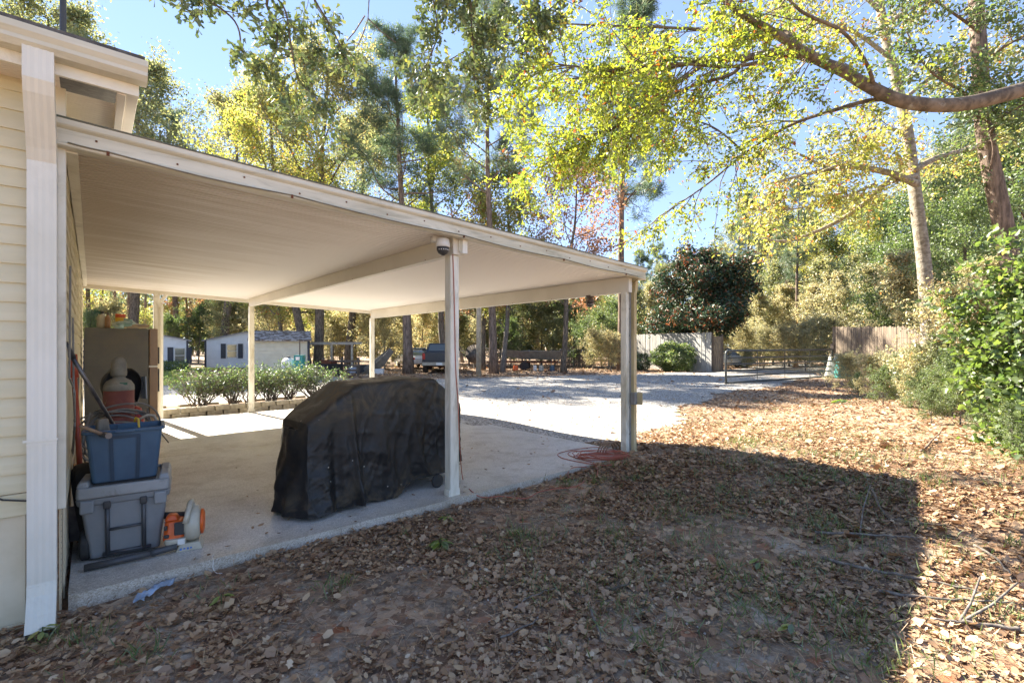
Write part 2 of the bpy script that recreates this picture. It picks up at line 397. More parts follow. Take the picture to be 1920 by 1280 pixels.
# the side wall has buckled a little
m = MB(); prof = lap(.62, 2.84, .102, 0, .012)
ys = np.linspace(0, HB-HY, 34); rr = random.Random(8)
V = []; 
for yy in ys:
    for (p, z) in prof:
        V.append((-p+.006*math.sin(yy*5+z*3)*math.sin(z*4.1+yy), yy, z+.004*math.sin(yy*3.3+z)))
kk = len(prof); F = [(i*kk+j, i*kk+j+1, (i+1)*kk+j+1, (i+1)*kk+j) for i in range(len(ys)-1) for j in range(kk-1)]
m.raw(V, F); m.build('siding', MT['siding'], house)
m = MB(); m.box(-.05, -.022, .50, .022, .05, 2.84); m.build('corner_trim', MT['trimw'], house, bevel=.004)
m = MB(); m.box(-3.4, -.024, .50, -.052, -.002, .615); m.box(.002, .052, .50, .022, HB-HY, .615); build_each(m, 'starter_trim', MT['siding'], house, bevel=.003)
def mk_perf():
    m, t, b, o = nodes('perforated_vinyl'); v = coords(t, (1, 1, 1))
    c = voro(t, coords(t, (62, 62, 31)), 1, rnd=0)
    s = t.nodes.new('ShaderNodeSeparateXYZ'); tc = t.nodes.new('ShaderNodeTexCoord'); t.links.new(tc.outputs['Object'], s.inputs[0])
    t.links.new(mixc(t, ramp(t, c, [(.26,1.),(.32,0.)]), (.62,.54,.38,1), (.2,.15,.09,1)), b.inputs['Base Color'])
    b.inputs['Roughness'].default_value = .5; return m
MT['perf'] = mk_perf()
sk = MB(); pf = MB()
x = -.02; i = 0
while x > -3.3:
    (pf if i % 2 == 0 else sk).box(x-.118, -.006 if i % 2 else -.002, -.13, x, .01, .505)
    sk.box(x-.130, -.014, -.13, x-.118, .01, .505); x -= .130; i += 1
y = .06; i = 0
while y < HB-HY-.2:
    (pf if i % 2 == 0 else sk).box(-.01, y, -.13, .002, y+.16, .505); sk.box(-.01, y+.16, -.13, .010, y+.18, .505); y += .18; i += 1
sk.box(-3.4, -.03, -.14, .0, -.014, -.075)
sk.build('skirting', MT['skirt'], house); pf.build('vented_skirting', MT['perf'], house)
# eave: frieze, soffit, fascia board and gutter
m = MB(); m.box(-3.4, -.018, 2.845, -.02, .0, 2.88)
m.build('frieze', MT['trimw'], house, bevel=.003)
m = MB()
pr = []; x = -.26
while x < -.02: pr += [(x, 2.835), (x+.028, 2.835), (x+.031, 2.842), (x+.034, 2.835)]; x += .034
m.sheet(pr, -3.4, .0)
pr = []; y = .0
for q in range(226): pr += [(y, 2.835+.0*y), (y+.030, 2.835), (y+.0325, 2.842), (y+.035, 2.835)]; y += .035
m.sheet(pr, .0, .235)
m.build('soffit', MT['soffit'], house)
m = MB(); m.box(-3.4, -.275, 2.80, .33, -.255, 2.93); m.build('fascia_board', MT['trimw'], house, bevel=.003)
m = MB()
m.box(.235, -.2545, 2.795, .275, HB-HY, 2.835); m.box(.276, -.2545, 2.815, .33, HB-HY, 2.93)
build_each(m, 'rake_board', MT['soffit'], house, bevel=.003)
gp = [(-.276, 2.86), (-.35, 2.86), (-.375, 2.885), (-.375, 2.905), (-.39, 2.93), (-.39, 2.962), (-.382, 2.962), (-.375, 2.93), (-.36, 2.885), (-.285, 2.87), (-.276, 2.95)]
m = MB(); m.prism(gp, -3.4, .362); m.raw([(.363, a, b) for a, b in gp[:6]+[(-.276, 2.962)]], [tuple(range(7))])
m.build('gutter', MT['fascia'], house)
MT['shingle'] = M_('shingle', (.07,.065,.06), (.12,.11,.10), .9, 20, bmp=.4)
m = MB(); hy = (HB-HY)/2+.0
m.prism([(-.37, 2.966), (hy, 3.72), (hy, 3.75), (-.37, 2.99)], -3.5, .35); m.prism([(hy, 3.72), (HB-HY+.3, 2.95), (HB-HY+.3, 2.98), (hy, 3.75)], -3.5, .35)
m.build('roof', MT['shingle'], house)
m = MB(); m.raw([(.0, 0, 2.84), (.0, HB-HY, 2.84), (.0, hy, 3.7)], [(0, 1, 2)]); m.raw([(-3.4, HB-HY, -.1), (0, HB-HY, -.1), (0, HB-HY, 2.84), (-3.4, HB-HY, 2.84)], [(0, 1, 2, 3)])
m.build('gable', MT['siding'], house)
m = MB(); m.tube([(-.05, 1.8, 3.2), (-.05, 1.8, 5.2)], .022, 10); m.build('vent_pipe', MT['dark'], house, smooth=False)
# downspout: a ribbed rectangular pipe with an offset under the gutter and a kick-out
def rsweep(mb, path, xa, xb, th, ribs=4):
    sec = []
    for q in range(ribs*2+1):
        sec.append((xa+(xb-xa)*q/(ribs*2), 0.0 if q in (0, ribs*2) else (.002 if q % 2 else .0)))
    rows = []
    for i, (y, z) in enumerate(path):
        a = path[max(i-1, 0)]; b = path[min(i+1, len(path)-1)]
        ty, tz = b[0]-a[0], b[1]-a[1]; l = math.hypot(ty, tz); ty /= l; tz /= l
        ny, nz = tz, -ty                  # toward the back
        if ny < 0: ny, nz = -ny, -nz
        ring = [(xx, y+ny*rb, z+nz*rb) for xx, rb in sec]+[(xx, y+ny*(th-rb*0), z+nz*th) for xx, rb in sec[::-1]]
        rows.append(ring)
    kk = len(rows[0]); V = [p for r_ in rows for p in r_]
    mb.raw(V, [(i*kk+j, i*kk+(j+1) % kk, (i+1)*kk+(j+1) % kk, (i+1)*kk+j) for i in range(len(rows)-1) for j in range(kk)])
ds = MB(); rsweep(ds, [(-.36, 2.88), (-.36, 2.72), (-.33, 2.66), (-.16, 2.44), (-.125, 2.38), (-.125, .15), (-.14, .09), (-.20, .01), (-.265, -.045)], -.125, -.013, .095)
dso = ds.build('downspout', MT['spout'], house, solid=.003)
m = MB()
for z in (2.40, .88, .13): m.box(-.1275, -.1285, z, -.0105, -.027, z+.012)
m.box(-.140, -.131, .90, -.006, -.1295, .912)
build_each(m, 'strap', MT['spout'], dso)
m = MB(); m.tube([(-.9, -.03, .80), (-.5, -.035, .74), (-.3, -.04, .66), (-.22, -.04, .60), (-.1, -.045, .57), (-.08, -.02, .57)], .005, 6); m.build('cable', MT['dark'], house)
m = MB()
for k in range(3):
    m.tube([(.03, .35+.5*k, 1.9-.3*k)]+[(.022+.02*math.sin(q+k), .5+q*.22+.2*k, 1.2-.7*math.sin(q*.35+.4*k)**2) for q in range(9)], .006, 5)
m.build('cable', MT['greyplas'], house)

# ================================================================ THE CARPORT
SL = .039
SH = Matrix(((1,0,0,0),(0,1,0,0),(-SL,0,1,2.53),(0,0,0,1)))
cp = thing('carport', 'beige flat roofed aluminium carport on slim posts over the concrete slab', 'carport')
m = MB(); pr = []; y = 3.66
while y < 11.62: pr += [(y, 0), (y+.042, 0), (y+.044, .014), (y+.057, .014), (y+.06, 0)]; y += .06
m.sheet(pr, HX+.02, 5.40, SH); m.build('ceiling_panel', MT['ceil'], cp)
m = MB(); m.prism([(3.64, .085), (11.66, .085), (11.66, .105), (3.64, .105)], HX-.02, 5.45, SH); m.build('roof_panel', MT['beam'], cp)
fp = [(3.665,-.034),(3.602,-.034),(3.594,-.028),(3.594,-.018),(3.604,-.008),(3.604,.062),(3.586,.074),(3.580,.082),(3.580,.112),(3.665,.116)]
m = MB(); m.prism(fp, HX-.012, 5.50, SH)
f2 = m.build('fascia', MT['fascia'], cp)
MT['edge'] = M_('roof_edge_dark', (.10,.11,.08), (.16,.15,.11), .8, 9)
m = MB(); m.prism([(3.574,.113),(3.68,.118),(3.68,.126),(3.574,.121)], HX-.014, 5.505, SH); m.build('drip_edge', MT['edge'], f2)
m = MB(); m2 = MB()
for i, x in enumerate(np.arange(.02, 5.4, .36)):
    m.cbox((x+.03*math.sin(i*7), 3.602, .035-.02*(i % 2)), (.010, .006, .010), 0, SH)
for x in (.07, 1.07, 2.56, 3.9, 5.05): m.cbox((x, 3.590, -.022), (.014, .012, .024), 0, SH)
build_each(m, 'screw', MT['rust'], f2)
cp_pts = []
for a, b in ((-.10, .07), (.07, 1.07), (1.07, 2.56), (2.56, 3.9), (3.9, 5.05), (5.05, 5.34)):
    for q in range(6):
        s = q/6; x = a+(b-a)*s; cp_pts.append(tuple(SH@Vector((x, 3.588, -.014-.017*math.sin(math.pi*s)*(1 if b-a > .5 else .2)))))
m = MB(); m.tube(cp_pts+[tuple(SH@Vector((5.36, 3.62, -.03))), (5.365, 3.70, 2.24), (5.365, 3.742, 2.18), (5.365, 3.742, 1.06)], .0045, 6)
MT['cable_beige'] = M_('cable_beige', (.22,.19,.13), (.15,.13,.09), .6, 9)
m.build('cable', MT['cable_beige'], cp, smooth=True)
m = MB(); m.prism([(11.62,-.07),(11.70,-.07),(11.70,.10),(11.62,.10)], HX-.0, 5.45, SH); m.build('fascia', MT['beam'], cp)
m = MB(); m.prism([(3.67,-.045),(11.61,-.045),(11.61,-.002),(3.67,-.002)], HX+.018, HX+.07, SH); m.build('wall_ledger', MT['trimw'], cp)
# side gutter with its downspout and elbow
m = MB(); z0 = 2.53-SL*5.45
m.box(5.405, 3.62, z0-.035, 5.50, 11.68, z0+.09); m.build('gutter', MT['fascia'], cp, bevel=.006)
def beam(x, h, ya=3.72, yb=11.45, t=.075):
    m = MB(); z = 2.53-SL*x-.002
    m.box(x-t/2, ya, z-h, x+t/2, yb, z); b = m.build('beam', MT['beam'], cp, bevel=.004)
    m = MB()
    for q in range(9):
        m.cbox((x-t/2-.002, ya+.5+q*.9, z-h+.012), (.004, .008, .008))
    build_each(m, 'screw', MT['rust'], b)
beam(2.57, .165); beam(5.325, .205)
def post(x, y, z1, w=.095, z0=0.0):
    m = MB(); m.box(x-w/2, y-w/2, z0, x+w/2, y+w/2, z1)
    for s in (-1, 1): m.box(x-w/2+.012, y+s*(w/2+.001)-.0015, z0, x+w/2-.012, y+s*(w/2+.001)+.0015, z1)
    p = m.build('post', MT['postw'], cp, bevel=.004)
    m = MB()
    for s in (-1, 1): m.box(x+s*(w/2+.008)-.006, y-w/2+.005, z0, x+s*(w/2+.008)+.006, y+w/2-.005, z0+.06)
    build_each(m, 'base_bracket', MT['postw'], p)
    return p
mid = post(2.57, 3.80, 2.26); rp = post(5.325, 3.80, 2.12, .085, -.03)
post(.93, 11.35, 2.49-.07, .10); post(2.57, 11.40, 2.26); post(5.325, 11.45, 2.12)
post(.93-.0, 3.9+50, 1)if False else None
m = MB(); m.box(2.60, 3.665, 2.27, 2.655, 3.735, 2.41); m.box(2.585, 3.70, 2.29, 2.599, 3.78, 2.40); m.build('junction_box', MT['postw'], cp, bevel=.003)
m = MB()
rp_path = [(5.46, 3.75, 2.29), (5.46, 3.75, 2.22), (5.44, 3.74, 2.16), (5.40, 3.73, 2.10), (5.40, 3.73, .04), (5.45, 3.66, -.01)]
rows = []
for (x, y, z) in rp_path: rows.append([(x-.028, y-.035, z), (x+.028, y-.035, z), (x+.028, y+.035, z), (x-.028, y+.035, z)])
m.raw([p for r_ in rows for p in r_], [(i*4+j, i*4+(j+1) % 4, (i+1)*4+(j+1) % 4, (i+1)*4+j) for i in range(5) for j in range(4)])
MT['spout_old'] = M_('weathered_spout', (.56,.46,.27), (.48,.37,.18), .5, 4, dirt=(.22,.15,.07), dscale=5, damt=(.5,.8), stretch=(1,1,.3))
m.build('downspout', MT['spout_old'], cp, solid=.003, bevel=.003)
m = MB(); m.tube([(.995, 11.30, .02), (.995, 11.30, 2.15), (.99, 11.4, 2.25), (1.1, 11.55, 2.42)], .035, 8); m.build('downspout', MT['spout'], cp)
m = MB(); m.tube([(5.358, 3.745, 2.2), (5.358, 3.745, .03)], .010, 8)
for z in (1.9, 1.55, 1.2, .6, .25): m.cbox((5.358, 3.745, z), (.034, .012, .02))
m.build('conduit', MT['greyplas'], cp)
ob = MB(); ob.box(5.34, 3.665, .64, 5.40, 3.73, .80); o_ = ob.build('outlet_box', MT['greyplas'], cp, bevel=.006)
ob = MB(); ob.box(5.405, 3.59, .64, 5.41, 3.69, .80); ob.cbox((5.45, 3.665, .73), (.09, .05, .13), .5); ob.build('cover_flap', MT['spout_old'], o_, bevel=.006)
# ================================================================ THINGS UNDER THE CARPORT
def rtube(mb, a, b, r, n=10): mb.tube([a, b], r, n)
# dome camera by the middle post
MT['white'] = M_('white_plastic', (.72,.71,.68), (.65,.64,.6), .4, 5, bmp=0)
def dome(name, label, x, y, z, r, mat, dropz):
    t = thing(name, label, 'camera', (x, y, z))
    m = MB(); m.lathe([(.001, .055*r), (.02*r, .055*r), (.05*r, .04*r), (.056*r, .0), (.056*r, -.022*r), (.0, -.022*r)], n=20)
    if dropz: m.box(-.012, .0, .04*r, .012, .14, .06*r); m.box(-.05, .06, .03*r, .05, .14, .075*r)
    else: m.box(-.04, -.04, .05*r, .04, .04, .085*r)
    m.build('housing', mat, t, smooth=True)
    m = MB(); m.lathe([(.050*r, -.0225*r), (.050*r, -.045*r), (.036*r, -.072*r), (.012*r, -.086*r), (.0005, -.088*r)], n=20)
    o = m.build('dome', MT['dark'], t, smooth=True)
    m = MB()
    for k in range(7):
        a = R(200+k*22); m.cbox((.047*r*math.cos(a), .047*r*math.sin(a), -.045*r), (.008, .008, .008))
    m.build('lamp', MT['white'], o)
    return t
dome('security_camera', 'white dome security camera with black lens under the carport eave by the middle post', 2.43, 3.74, 2.34, 1.15, MT['white'], True)
MT['brownplas'] = M_('brown_plastic', (.10,.07,.05), None, .5, 9)
dome('security_camera', 'small brown dome camera under the outer carport beam beside the corner post', 5.325, 4.40, 2.045, 1.0, MT['brownplas'], False)

# ---- grill under its black cover
gr = thing('covered_grill', 'barbecue grill under a dirty black fabric cover on the slab beside the middle post', 'grill', (2.14, 4.38, 0), R(6))
def grill_cover():
    # cross-sections along the length: (x, half depth top, half depth bottom, height, hem)
    ax = [-.86,-.845,-.80,-.70,-.60,-.50,-.44,-.40,-.34,-.2,0,.2,.34,.42,.47,.55,.62,.72,.78,.80]
    hs = [.72,.775,.81,.88,.945,1.01,1.05,1.07,1.08,1.085,1.09,1.09,1.09,1.085,1.065,1.01,.955,.875,.82,.74]
    prof = []
    n_side = 70; rows = []
    for i, x in enumerate(ax):
        h = hs[i]; u = abs(x)/.86
        dt = .29*(1-.12*max(0, u-.8)*5); db = .34*(1-.10*max(0, u-.8)*5)
        if i in (0, len(ax)-1): dt *= .9; db *= .94
        ring = []
        for q in range(n_side):            # front hem -> front top
            s = q/(n_side-1); ring.append((x, -db+(db-dt)*s**1.3, .02+(h-.05-.02)*s, s, 0))
        for q in range(1, 7):
            a = R(15*q); ring.append((x, -dt+.05*(1-math.cos(a))*1.0, h-.05+.05*math.sin(a), 1, 1))
        for q in range(1, 12):
            s = q/12; ring.append((x, -dt+.05+(2*dt-.1)*s, h, 1, 1))
        for q in range(6, 0, -1):
            a = R(15*q); ring.append((x, dt-.05*(1-math.cos(a)), h-.05+.05*math.sin(a), 1, 2))
        for q in range(n_side):
            s = 1-q/(n_side-1); ring.append((x, db-(db-dt)*s**1.3, .02+(h-.05-.02)*s, s, 2))
        rows.append(ring)
    # refine along the length
    A = np.array([[p[:4] for p in r_] for r_ in rows]); xs = np.array(ax)
    N = 240; t = np.interp(np.linspace(0, 1, N), np.linspace(0, 1, len(ax)), np.arange(len(ax)))
    B = np.empty((N, A.shape[1], 4))
    for k in range(N):
        i = min(int(t[k]), len(ax)-2); f = t[k]-i; B[k] = A[i]*(1-f)+A[i+1]*f
    X, Y, Z, S = B[..., 0], B[..., 1], B[..., 2], B[..., 3]
    rng = np.random.default_rng(3)
    def fold(a, b):
        o = np.zeros_like(a)
        for k in range(30):
            th = rng.uniform(0, math.pi); fr = 5*1.13**k*rng.uniform(.8, 1.2); ph = rng.uniform(0, 6.3)
            amp = .0115/(1+.20*fr)
            w_ = (1-np.abs(np.sin((a*math.cos(th)+b*math.sin(th))*fr+ph+1.6*np.sin(a*4.1*math.sin(k)+b*3.3+k))))**2.2
            msk = .5+.5*np.sin(a*3.7*math.cos(k*2)+b*4.3*math.sin(k*3)+k*1.7)
            o += amp*(w_-.3)*msk
        return o
    f = fold(X*1.0, Z*1.0+Y*.3)
    drop = 1-S
    rdg = lambda q: (1-np.abs(np.sin(q)))**2-.35
    deep = (.036*rdg(X*8.5+1.2*np.sin(Z*2.1)+.4)+.026*rdg(X*4.3+1-.5*Z)+.012*rdg(X*19+1.5*np.sin(Z*4)))*np.clip(drop*1.5, 0, 1)
    sg = np.sign(Y)
    Y2 = Y+sg*(f*1.5+deep)*np.clip(np.abs(Y)/.25, 0, 1)
    # a big vertical fold where hood ends on the front-left, and a flared bulge at the near left foot
    ff = np.exp(-((X+.50-.07*drop)/.030)**2)*(Y < 0)*(.3+drop)*.9; Y2 -= ff*.075
    ff = np.exp(-((X+.62)/.05)**2)*(Y < 0)*(.2+drop); Y2 += ff*.05
    ff = np.exp(-((X-.44+.20*drop*-1)/.03)**2)*(Y < 0)*(.3+drop*.5); Y2 -= ff*.035
    bul = np.exp(-((X+.74)/.22)**2)*(drop**2)*(Y < 0); Y2 -= bul*.07
    bul = np.clip((-X-.70)/.16, 0, 1)*drop; X2 = X-bul*(.035+.02*np.sin(Y*14))+f*.4
    Z2 = Z+f*.5*(S > .99)+.005*np.sin(X*9)*(S > .99)
    # hem is lifted on the front right, over the wheel, and drags on the left
    hem = (.015+.135*sstep(X, -.05, .40)*(Y < 0)+.03*np.sin(X*11)*(Y < 0)*sstep(X, -.6, 0))*drop**4
    Z2 = np.maximum(Z2+hem, .006)
    V = np.stack([X2, Y2, Z2], -1).reshape(-1, 3); K = A.shape[1]
    i, j = np.meshgrid(np.arange(N-1), np.arange(K-1), indexing='ij'); a = (i*K+j).ravel()
    F = np.stack([a, a+1, a+K+1, a+K], -1)
    # ends: a grid between the front and the back of each end row, with its own creases
    vs = [V]; fs = [F]; off = len(V); m_ = 60; half = K//2
    for row, sgn in ((0, -1), (N-1, 1)):
        a_ = V[row*K:row*K+half]; b_ = V[(row+1)*K-half:(row+1)*K][::-1]
        q = np.linspace(0, 1, m_)[:, None, None]; W_ = a_[None]*(1-q)+b_[None]*q
        zz = W_[..., 2]; yy = W_[..., 1]; hh = np.clip(1-zz/.8, 0, 1)
        blg = np.sin(math.pi*q[..., 0])
        W_ = W_.copy(); W_[..., 0] += sgn*blg*(.03+.10*hh+.02*np.sin(yy*30+zz*6)*hh+.012*np.sin(yy*11-zz*17)+1.2*fold(yy+3, zz))
        ii, jj = np.meshgrid(np.arange(m_-1), np.arange(half-1), indexing='ij'); aa = (ii*half+jj).ravel()
        vs.append(W_.reshape(-1, 3)); fs.append(np.stack([aa, aa+1, aa+half+1, aa+half], -1)+off); off += m_*half
    return np.vstack(vs), np.vstack(fs)
def mk_cover():
    m, t, b, o = nodes('black_cover_fabric'); v = coords(t)
    n1 = noise(t, v, 3.2, 9, .72, 1.2); n2 = noise(t, coords(t, (1,1,.4)), 5, 8, .75, 2.5)
    sep = t.nodes.new('ShaderNodeSeparateXYZ'); t.links.new(v, sep.inputs[0])
    hi = ramp(t, sep.outputs[2], [(0,.75),(.3,.15),(.72,.25),(1.,1.)])
    base = mixc(t, ramp(t, sep.outputs[2], [(.6,0.),(1.,1.)]), (.012,.0118,.012,1), (.032,.028,.021,1))
    dirt = math_(t, 'MULTIPLY', ramp(t, n1, [(.50,0.),(.70,1.)]), hi)
    col = mixc(t, dirt, base, (.16,.115,.06,1))
    spots = ramp(t, n2, [(.67,0.),(.74,1.)]); col = mixc(t, math_(t, 'MULTIPLY', spots, .7), col, (.25,.18,.10,1))
    vv = voro(t, v, 8); col = mixc(t, ramp(t, vv, [(.035,.8),(.06,0.)]), col, (.45,.42,.36,1))
    t.links.new(col, b.inputs['Base Color'])
    t.links.new(ramp(t, n1, [(.4,.34),(.7,.8)]), b.inputs['Roughness']); b.inputs['Specular IOR Level'].default_value = .35
    b.inputs['Sheen Weight'].default_value = .0
    ms = t.nodes.new('ShaderNodeTexNoise'); ms.noise_type = 'RIDGED_MULTIFRACTAL'; ms.inputs['Scale'].default_value = 5; ms.inputs['Detail'].default_value = 5
    t.links.new(v, ms.inputs['Vector']); bump(t, b, ms.outputs['Fac'], .45, .012); return m
MT['cover'] = mk_cover()
V, F = grill_cover(); npmesh('cover', V, F, MT['cover'], gr, smooth=True)
MT['rubber'] = M_('rubber', (.025,.024,.023), (.04,.038,.035), .8, 20)
for (x, y) in ((.42, -.335), (.60, .26), (-.6, .26)):
    m = MB(); mm = Matrix.Translation((x, y, .066))@Matrix.Rotation(R(90), 4, 'Y')@Matrix.Rotation(R(90), 4, 'X')
    mm = Matrix.Translation((x, y, .066))@Matrix.Rotation(R(80), 4, 'Y')@Matrix.Identity(4) if y > 0 else Matrix.Translation((x, y, .066))@Matrix.Rotation(R(90), 4, 'X')
    m.lathe([(.02,-.02),(.055,-.02),(.066,-.012),(.066,.012),(.055,.02),(.02,.02)], n=22, M=mm)
    o = m.build('wheel', MT['rubber'], gr, smooth=False, bevel=.003)
m = MB(); m.box(-.7, -.25, .10, .62, .25, .14); m.build('base_frame', MT['dark'], gr)

# ---- rolling cooler with blue tote on top
MT['cool'] = M_('grey_cooler', (.24,.25,.255), (.21,.22,.225), .5, 4, bmp=.05, dirt=(.24,.21,.16), dscale=3, damt=(.6,.85))
MT['coolw'] = M_('grey_cooler_lid', (.30,.305,.30), (.26,.265,.26), .5, 4, bmp=.05, dirt=(.10,.085,.06), dscale=5, damt=(.55,.75))
MT['frame'] = M_('dark_handle', (.05,.052,.058), (.07,.07,.07), .4, 9, bmp=.02)
ca = R(-7)
cx, cy = .19, 4.29
co = thing('cooler', 'large grey wheeled cooler standing on the slab corner with a blue bin on its lid', 'cooler', (cx, cy, 0), ca)
co.scale = (.86, .86, 1)
m = MB(); m.taper((0, .0, .015), (.43, .36), (.53, .44), .36, 0, .03)
m.taper((0, .0, .376), (.56, .47), (.58, .49), .045, 0, .03); body = m.build('body', MT['cool'], co, bevel=.008)
m = MB()
for s in (-1, 1):
    m.box(-.262*1 if s < 0 else .18, -.262, .33, -.18 if s < 0 else .262, -.235, .415)
    m.box(s*.225-.02, -.235, .03, s*.225+.02, -.18, .34) if False else None
build_each(m, 'corner_guard', MT['cool'], body, bevel=.012)
m = MB(); m.taper((0, .0, .424), (.57, .53), (.565, .525), .075, 0, .03)
lid = m.build('lid', MT['coolw'], co, bevel=.012)
m = MB()
for s in (-1, 1): m.taper((s*.245, 0, .499), (.075, .50), (.055, .44), .03, 0, .015)
m.taper((0, .235, .499), (.42, .03), (.42, .02), .02, 0, .005); build_each(m, 'lid_rim', MT['coolw'], lid, bevel=.006)
m = MB(); m.box(-.19, -.235, .4992, .19, .20, .506); m.build('lid_mat', MT['rubber'], lid)
m = MB()
def fr(x, z): t = (z-.015)/.36; return (x, -(.18+.04*t)-.014, z)
for x in (-.105, .115): m.tube([fr(x, .03), fr(x, .36)], .0145, 10)
m.tube([fr(-.105, .20), fr(.115, .205)], .009, 8)
m.tube([fr(-.135, .04), fr(.16, .04)], .013, 10)
m.build('handle_frame', MT['frame'], co, smooth=True)
m = MB()
for x in (-.105, .115):
    a = fr(x, .375); m.box(x-.022, -.255, .345, x+.022, -.235, .395)
build_each(m, 'handle_socket', MT['dark'], co, bevel=.008)
m = MB(); m.box(-.26, -.19, .355, -.245, .19, .38); m.box(.245, -.19, .355, .26, .19, .38); build_each(m, 'side_grip', MT['dark'], co, bevel=.004)
for y in (-.10, .12):
    m = MB(); m.lathe([(.03,-.03),(.085,-.03),(.10,-.018),(.10,.018),(.085,.03),(.03,.03)], n=26, M=Matrix.Translation((-.245, y, .10))@Matrix.Rotation(R(90), 4, 'Y'))
    m.build('wheel', MT['rubber'], co, bevel=.004)
MT['blue'] = M_('blue_bin', (.052,.105,.165), (.042,.085,.14), .5, 5, bmp=.12, bscale=120, dirt=(.16,.15,.13), dscale=5, damt=(.64,.85))
bi = thing('storage_bin', 'open blue plastic storage bin of garden tools on top of the grey cooler', 'storage bin', (cx-.012, cy-.02, .507), ca+R(3))
bi.scale = (.86, .86, 1)
def shell(mb, b, t, h, r, th):
    ring = lambda d, z, n=4: MB._rr(d[0]/2, d[1]/2, r, n, z)
    R_ = [ring(b, 0), ring(t, h), ring((t[0]+.035, t[1]+.035), h), ring((t[0]+.04, t[1]+.04), h+.018), ring((t[0]-.01, t[1]-.01), h+.022), ring((b[0]-2*th, b[1]-2*th), th)]
    k = len(R_[0]); V = [p for q in R_ for p in q]
    F = [tuple(range(k))[::-1]]+[(i*k+j, i*k+(j+1) % k, (i+1)*k+(j+1) % k, (i+1)*k+j) for i in range(5) for j in range(k)]+[tuple(5*k+j for j in range(k))]
    mb.raw(V, F)
m = MB(); shell(m, (.40, .29), (.47, .36), .325, .03, .006); bb = m.build('tub', MT['blue'], bi, smooth=False)
mo = bb.modifiers.new('b', 'BEVEL'); mo.width = .003; mo.segments = 2
m = MB()
def fy(z): return -(.145+.035*z/.325)-.004
for xa in (-.075, .075):
    m.raw([(xa-.012, fy(0), .0), (xa+.012, fy(0), .0), (xa*1.12+.012, fy(.3), .30), (xa*1.12-.012, fy(.3), .30)], [(0,1,2,3)])
m.raw([(-.09, fy(.29), .285), (.09, fy(.29), .285), (.09, fy(.30), .305), (-.09, fy(.30), .305)], [(0,1,2,3)])
MT['blued'] = M_('blue_bin_rib', (.022,.05,.085), None, .5, 6)
build_each(m, 'rib', MT['blued'], bb, solid=.006)
m = MB(); m.box(-.06, -.21, .325, .06, -.19, .34); m.box(-.06, .15, .29, .07, .165, .345); build_each(m, 'handle', MT['blue'], bb, bevel=.004)
# long handled things leaning in and round the bin
MT['wood'] = M_('old_wood', (.30,.20,.12), (.20,.13,.08), .8, 6, bmp=.3, stretch=(1,1,.2))
MT['orange'] = M_('orange_paint', (.50,.085,.03), (.38,.06,.025), .45, 6, dirt=(.15,.08,.05))
MT['steelblk'] = M_('steel_pole', (.07,.07,.08), (.16,.15,.15), .35, 8, metal=.6)
def leaning(name, label, cat, a, b, r, mat, grip=None, gmat=None, blade=None):
    t = thing(name, label, cat, b)
    A = Vector(a)-Vector(b)
    m = MB(); m.tube([(0,0,0), tuple(A)], r, 10); m.build('shaft', mat, t, smooth=True)
    if grip: m = MB(); m.tube([tuple(A*(1-grip)), tuple(A*1.01)], r*1.5, 10); m.build('grip', gmat, t, smooth=True)
    return t
t = leaning('long_handled_tool', 'grey steel pole with black grip leaning from the blue bin onto the siding', 'garden tool', P3(121, 645, 3.15), P3(222, 812, 3.55), .013, MT['steelblk'], .14, MT['dark'])
m = MB(); m.cbox((.01, 0, -.02), (.10, .02, .10)); m.build('blade', MT['steelblk'], t, bevel=.004)
t = leaning('shovel', 'orange fibreglass handle leaning against the side wall behind the grey pole', 'shovel', P3(137, 668, 3.6), (-.04, 4.62, .02), .017, MT['orange'], .12, MT['orange'])
m = MB(); m.taper((0, 0, -.0), (.16, .02), (.19, .012), .25, 0, .006); m.build('blade', MT['steelblk'], t, bevel=.003)
t = leaning('hammer', 'worn wooden handle lying across the rim of the blue bin', 'hammer', P3(150, 798, 3.02), P3(196, 815, 3.12), .011, MT['wood'])
m = MB(); m.tube([(-.02, .06, 0), (.02, -.06, 0)], .02, 8); m.build('head', MT['steelblk'], t)
t = thing('firewood', 'split weathered log standing up out of the back of the blue bin', 'log', P3(192, 842, 3.3))
m = MB(); m.taper((0, 0, -.1), (.11, .08), (.06, .05), .31, .3, .015); m.build('bark_half', M_('log_bark', (.24,.20,.15), (.15,.12,.09), .9, 9, bmp=.6, stretch=(1,1,.2)), t, bevel=.006)
MT['yellow'] = M_('yellow_cord', (.55,.36,.03), None, .5, 9)
t = thing('strap', 'yellow strap hooked over the back rim of the blue bin', 'strap', P3(259, 790, 3.3))
m = MB(); m.tube([(-.02, 0, -.0), (-.012, -.01, .03), (0, -.02, .02), (.004, -.03, -.05), (.006, -.05, -.15)], .007, 8); m.build('webbing', MT['yellow'], t, smooth=True)

